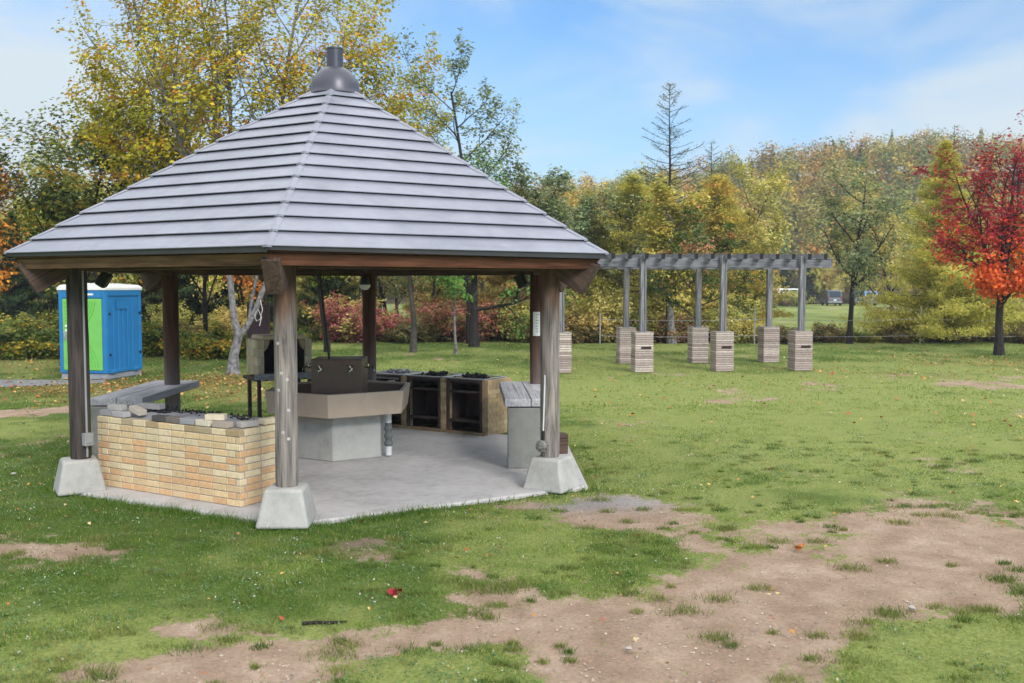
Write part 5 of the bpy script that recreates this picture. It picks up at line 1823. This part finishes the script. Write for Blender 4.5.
# undergrowth
sp = [
    (lambda g: shrub('red_shrub', 'red-leaved shrub along the wood edge seen through the pavilion', (0, 40), 2.2, 1.9, 22, 5, (.11, .08, .07), c_redshrub, 91, g), 'red-leaved shrubs at the wood edge'),
    (lambda g: shrub('brush', 'brown undergrowth shrub along the far lawn edge', (0, 40), 2.0, 1.0, 22, 5, (.11, .07, .08), c_brown, 92, g), 'brown undergrowth shrubs at the far lawn edge'),
    (lambda g: shrub('green_shrub', 'low dark green shrub on the bank at the left', (0, 30), 2.2, .85, 24, 7, (.10, .07, .08), c_olive, 93, g), 'low green shrubs on the left bank'),
    (lambda g: shrub('yellow_shrub', 'yellow-green shrub at the foot of the wood', (0, 40), 2.2, 1.8, 24, 5, (.13, .09, .10), c_larch, 94, g), 'yellow-green shrubs at the foot of the wood'),
]
SH = []
for px in range(338, 545, 13):
    SH.append((rs.choice([0, 0, 1, 3, 0]), px + rs.uniform(-4, 4), rs.uniform(38.5, 41), rs.uniform(.65, 1.0)))
for px in range(556, 900, 13):
    SH.append((rs.choice([1, 1, 2, 3]), px + rs.uniform(-5, 5), rs.uniform(38.2, 40), rs.uniform(.45, .9) * (1.25 if px < 690 else .85)))
for px in range(900, 1080, 15):
    SH.append((1, px + rs.uniform(-5, 5), rs.uniform(38.2, 40), rs.uniform(.5, .8)))
for px in range(-20, 62, 13):
    SH.append((2, px, rs.uniform(29, 31), rs.uniform(.8, 1.2)))
    SH.append((2, px + 5, rs.uniform(33, 36), rs.uniform(1, 1.4)))
for px in range(140, 232, 12):
    SH.append((2, px, rs.uniform(29, 33), rs.uniform(.7, 1.1)))
for px in range(-10, 330, 22):
    SH.append((rs.choice([3, 2, 1]), px, rs.uniform(37, 42), rs.uniform(.45, .85)))
for px in range(560, 745, 17):
    SH.append((3, px, rs.uniform(40.5, 44), rs.uniform(.7, 1.2)))
SH += [(3, 772, 117, 1.3), (3, 797, 116, 1.0), (1, 784, 115, .9)]
firsts = [None] * 4
for kind, px, D, s in SH:
    fn, grp = sp[kind]
    if firsts[kind] is None:
        firsts[kind] = o = fn(grp)
    else:
        o = copy_tree(firsts[kind])
    o.location = (X(px, D), D, GZ)
    o.rotation_euler = (0, 0, rs.uniform(0, 6.28))
    o.scale = (s * rs.uniform(.9, 1.3), s * rs.uniform(.9, 1.3), s)

# ------------------------------------------------------------------ small things on the ground
def ground_px(px, py):
    D = CAM_H / ((py - 288) / F_PX)
    return X(px, D), D


mb = MB()
mb.tube([(-.14, 0, .03), (-.05, .03, .022), (.04, .01, .025), (.15, .04, .02)], [.012, .013, .011, .006], 6)
o = mb.build('fallen_stick', M['bark_dark'], None, smooth=True); o.location = (*ground_px(320, 626), GZ - .01); o.rotation_euler = (0, 0, .1)
tag(o, 'dark broken stick lying on the near grass', 'stick')
r9 = np.random.default_rng(4)
for px, py, s, lab in ((631, 651, .022, 'pale pebble on the bare soil near the bottom of the picture'), (919, 609, .03, 'white stone on the edge of the right-hand grass patch'), (9, 473, .035, 'white scrap of stone in the grass left of the pavilion'), (372, 475 + 128, .012, 'tiny pale pebble left of the red leaf')):
    mb = MB()
    for q in range(1):
        pr = [(0, -.5)] + [(math.cos(a), math.sin(a) * .55) for a in (-.9, -.4, .1, .6, 1.0)] + [(0, .55)]
        mb.lathe([(x * s * (1 + .15 * r9.normal()) if x else 0, z * s) for x, z in pr], 9)
    o = mb.build('stone', M['white_stone'], None, bevel=.003); o.location = (*ground_px(px, py), GZ + .01); o.rotation_euler = (.2, .1, px)
    tag(o, lab, 'stone', 'loose stones')
for px, py, col, lab in ((393, 596, (.32, .02, .03), 'curled crimson leaf cluster on the near grass'), (1000 - 709 + 512 - 0, 550, (.5, .2, .06), 'orange leaf on the bare soil right of the middle')):
    V = leaf_quads(r9, np.array([[0, 0, .03], [.03, .01, .045], [-.03, .015, .035], [.01, -.02, .055]]) * .9, .075, .06, .2)
    o = poly_mesh('dead_leaf', V, 4, np.array([col] * 4), M['litter']); o.location = (*ground_px(px, py), GZ - .005)
    tag(o, lab, 'leaf')


def build_gravel():
    r = np.random.default_rng(9)
    n = 16000
    y = 4.7 + 8 * r.random(n) ** 1.4; x = (r.random(n) * 2 - 1) * .62 * y
    ok = r.random(n) < dirt_at(x, y) ** 1.5 * .55
    x, y = x[ok], y[ok]; m = len(x)
    s = .004 + .010 * r.random(m) ** 3
    base = np.stack([x, y, GZ - .012 + 0.0 * s], 1)
    oct_ = np.array([[1, 0, 0], [0, 1, 0], [-1, 0, 0], [0, -1, 0], [0, 0, .8]])
    k = (.6 + .7 * r.random((m, 5, 1)))
    P = base[:, None] + oct_[None] * s[:, None, None] * k
    tri = np.array([[0, 1, 4], [1, 2, 4], [2, 3, 4], [3, 0, 4]])
    V = P[:, tri].reshape(-1, 3, 3)
    c = np.array([.36, .29, .235]) * (.5 + .9 * r.random(m))[:, None]
    o = poly_mesh('gravel', V, 3, np.repeat(c, 4, 0), M['brick'])
    tag(o, 'small pebbles scattered over the bare soil', None, None, 'stuff')


build_gravel()
build_grass()
build_litter()


# ------------------------------------------------------------------ air: far things fade a little
def build_haze():
    mb = MB(); mb.box((30, 190, 40), (960, 500, 86))
    t = NT('haze_air')
    t.n.remove(t.b)
    v = t.new('ShaderNodeVolumePrincipled')
    v.inputs['Color'].default_value = (.86, .91, 1.0, 1)
    v.inputs['Density'].default_value = 0.0006
    v.inputs['Anisotropy'].default_value = 0.2
    t.l.new(v.outputs['Volume'], t.out.inputs['Volume'])
    o = mb.build('haze', t.m)
    tag(o, 'thin pale haze in the air', None, None, 'stuff')


build_haze()
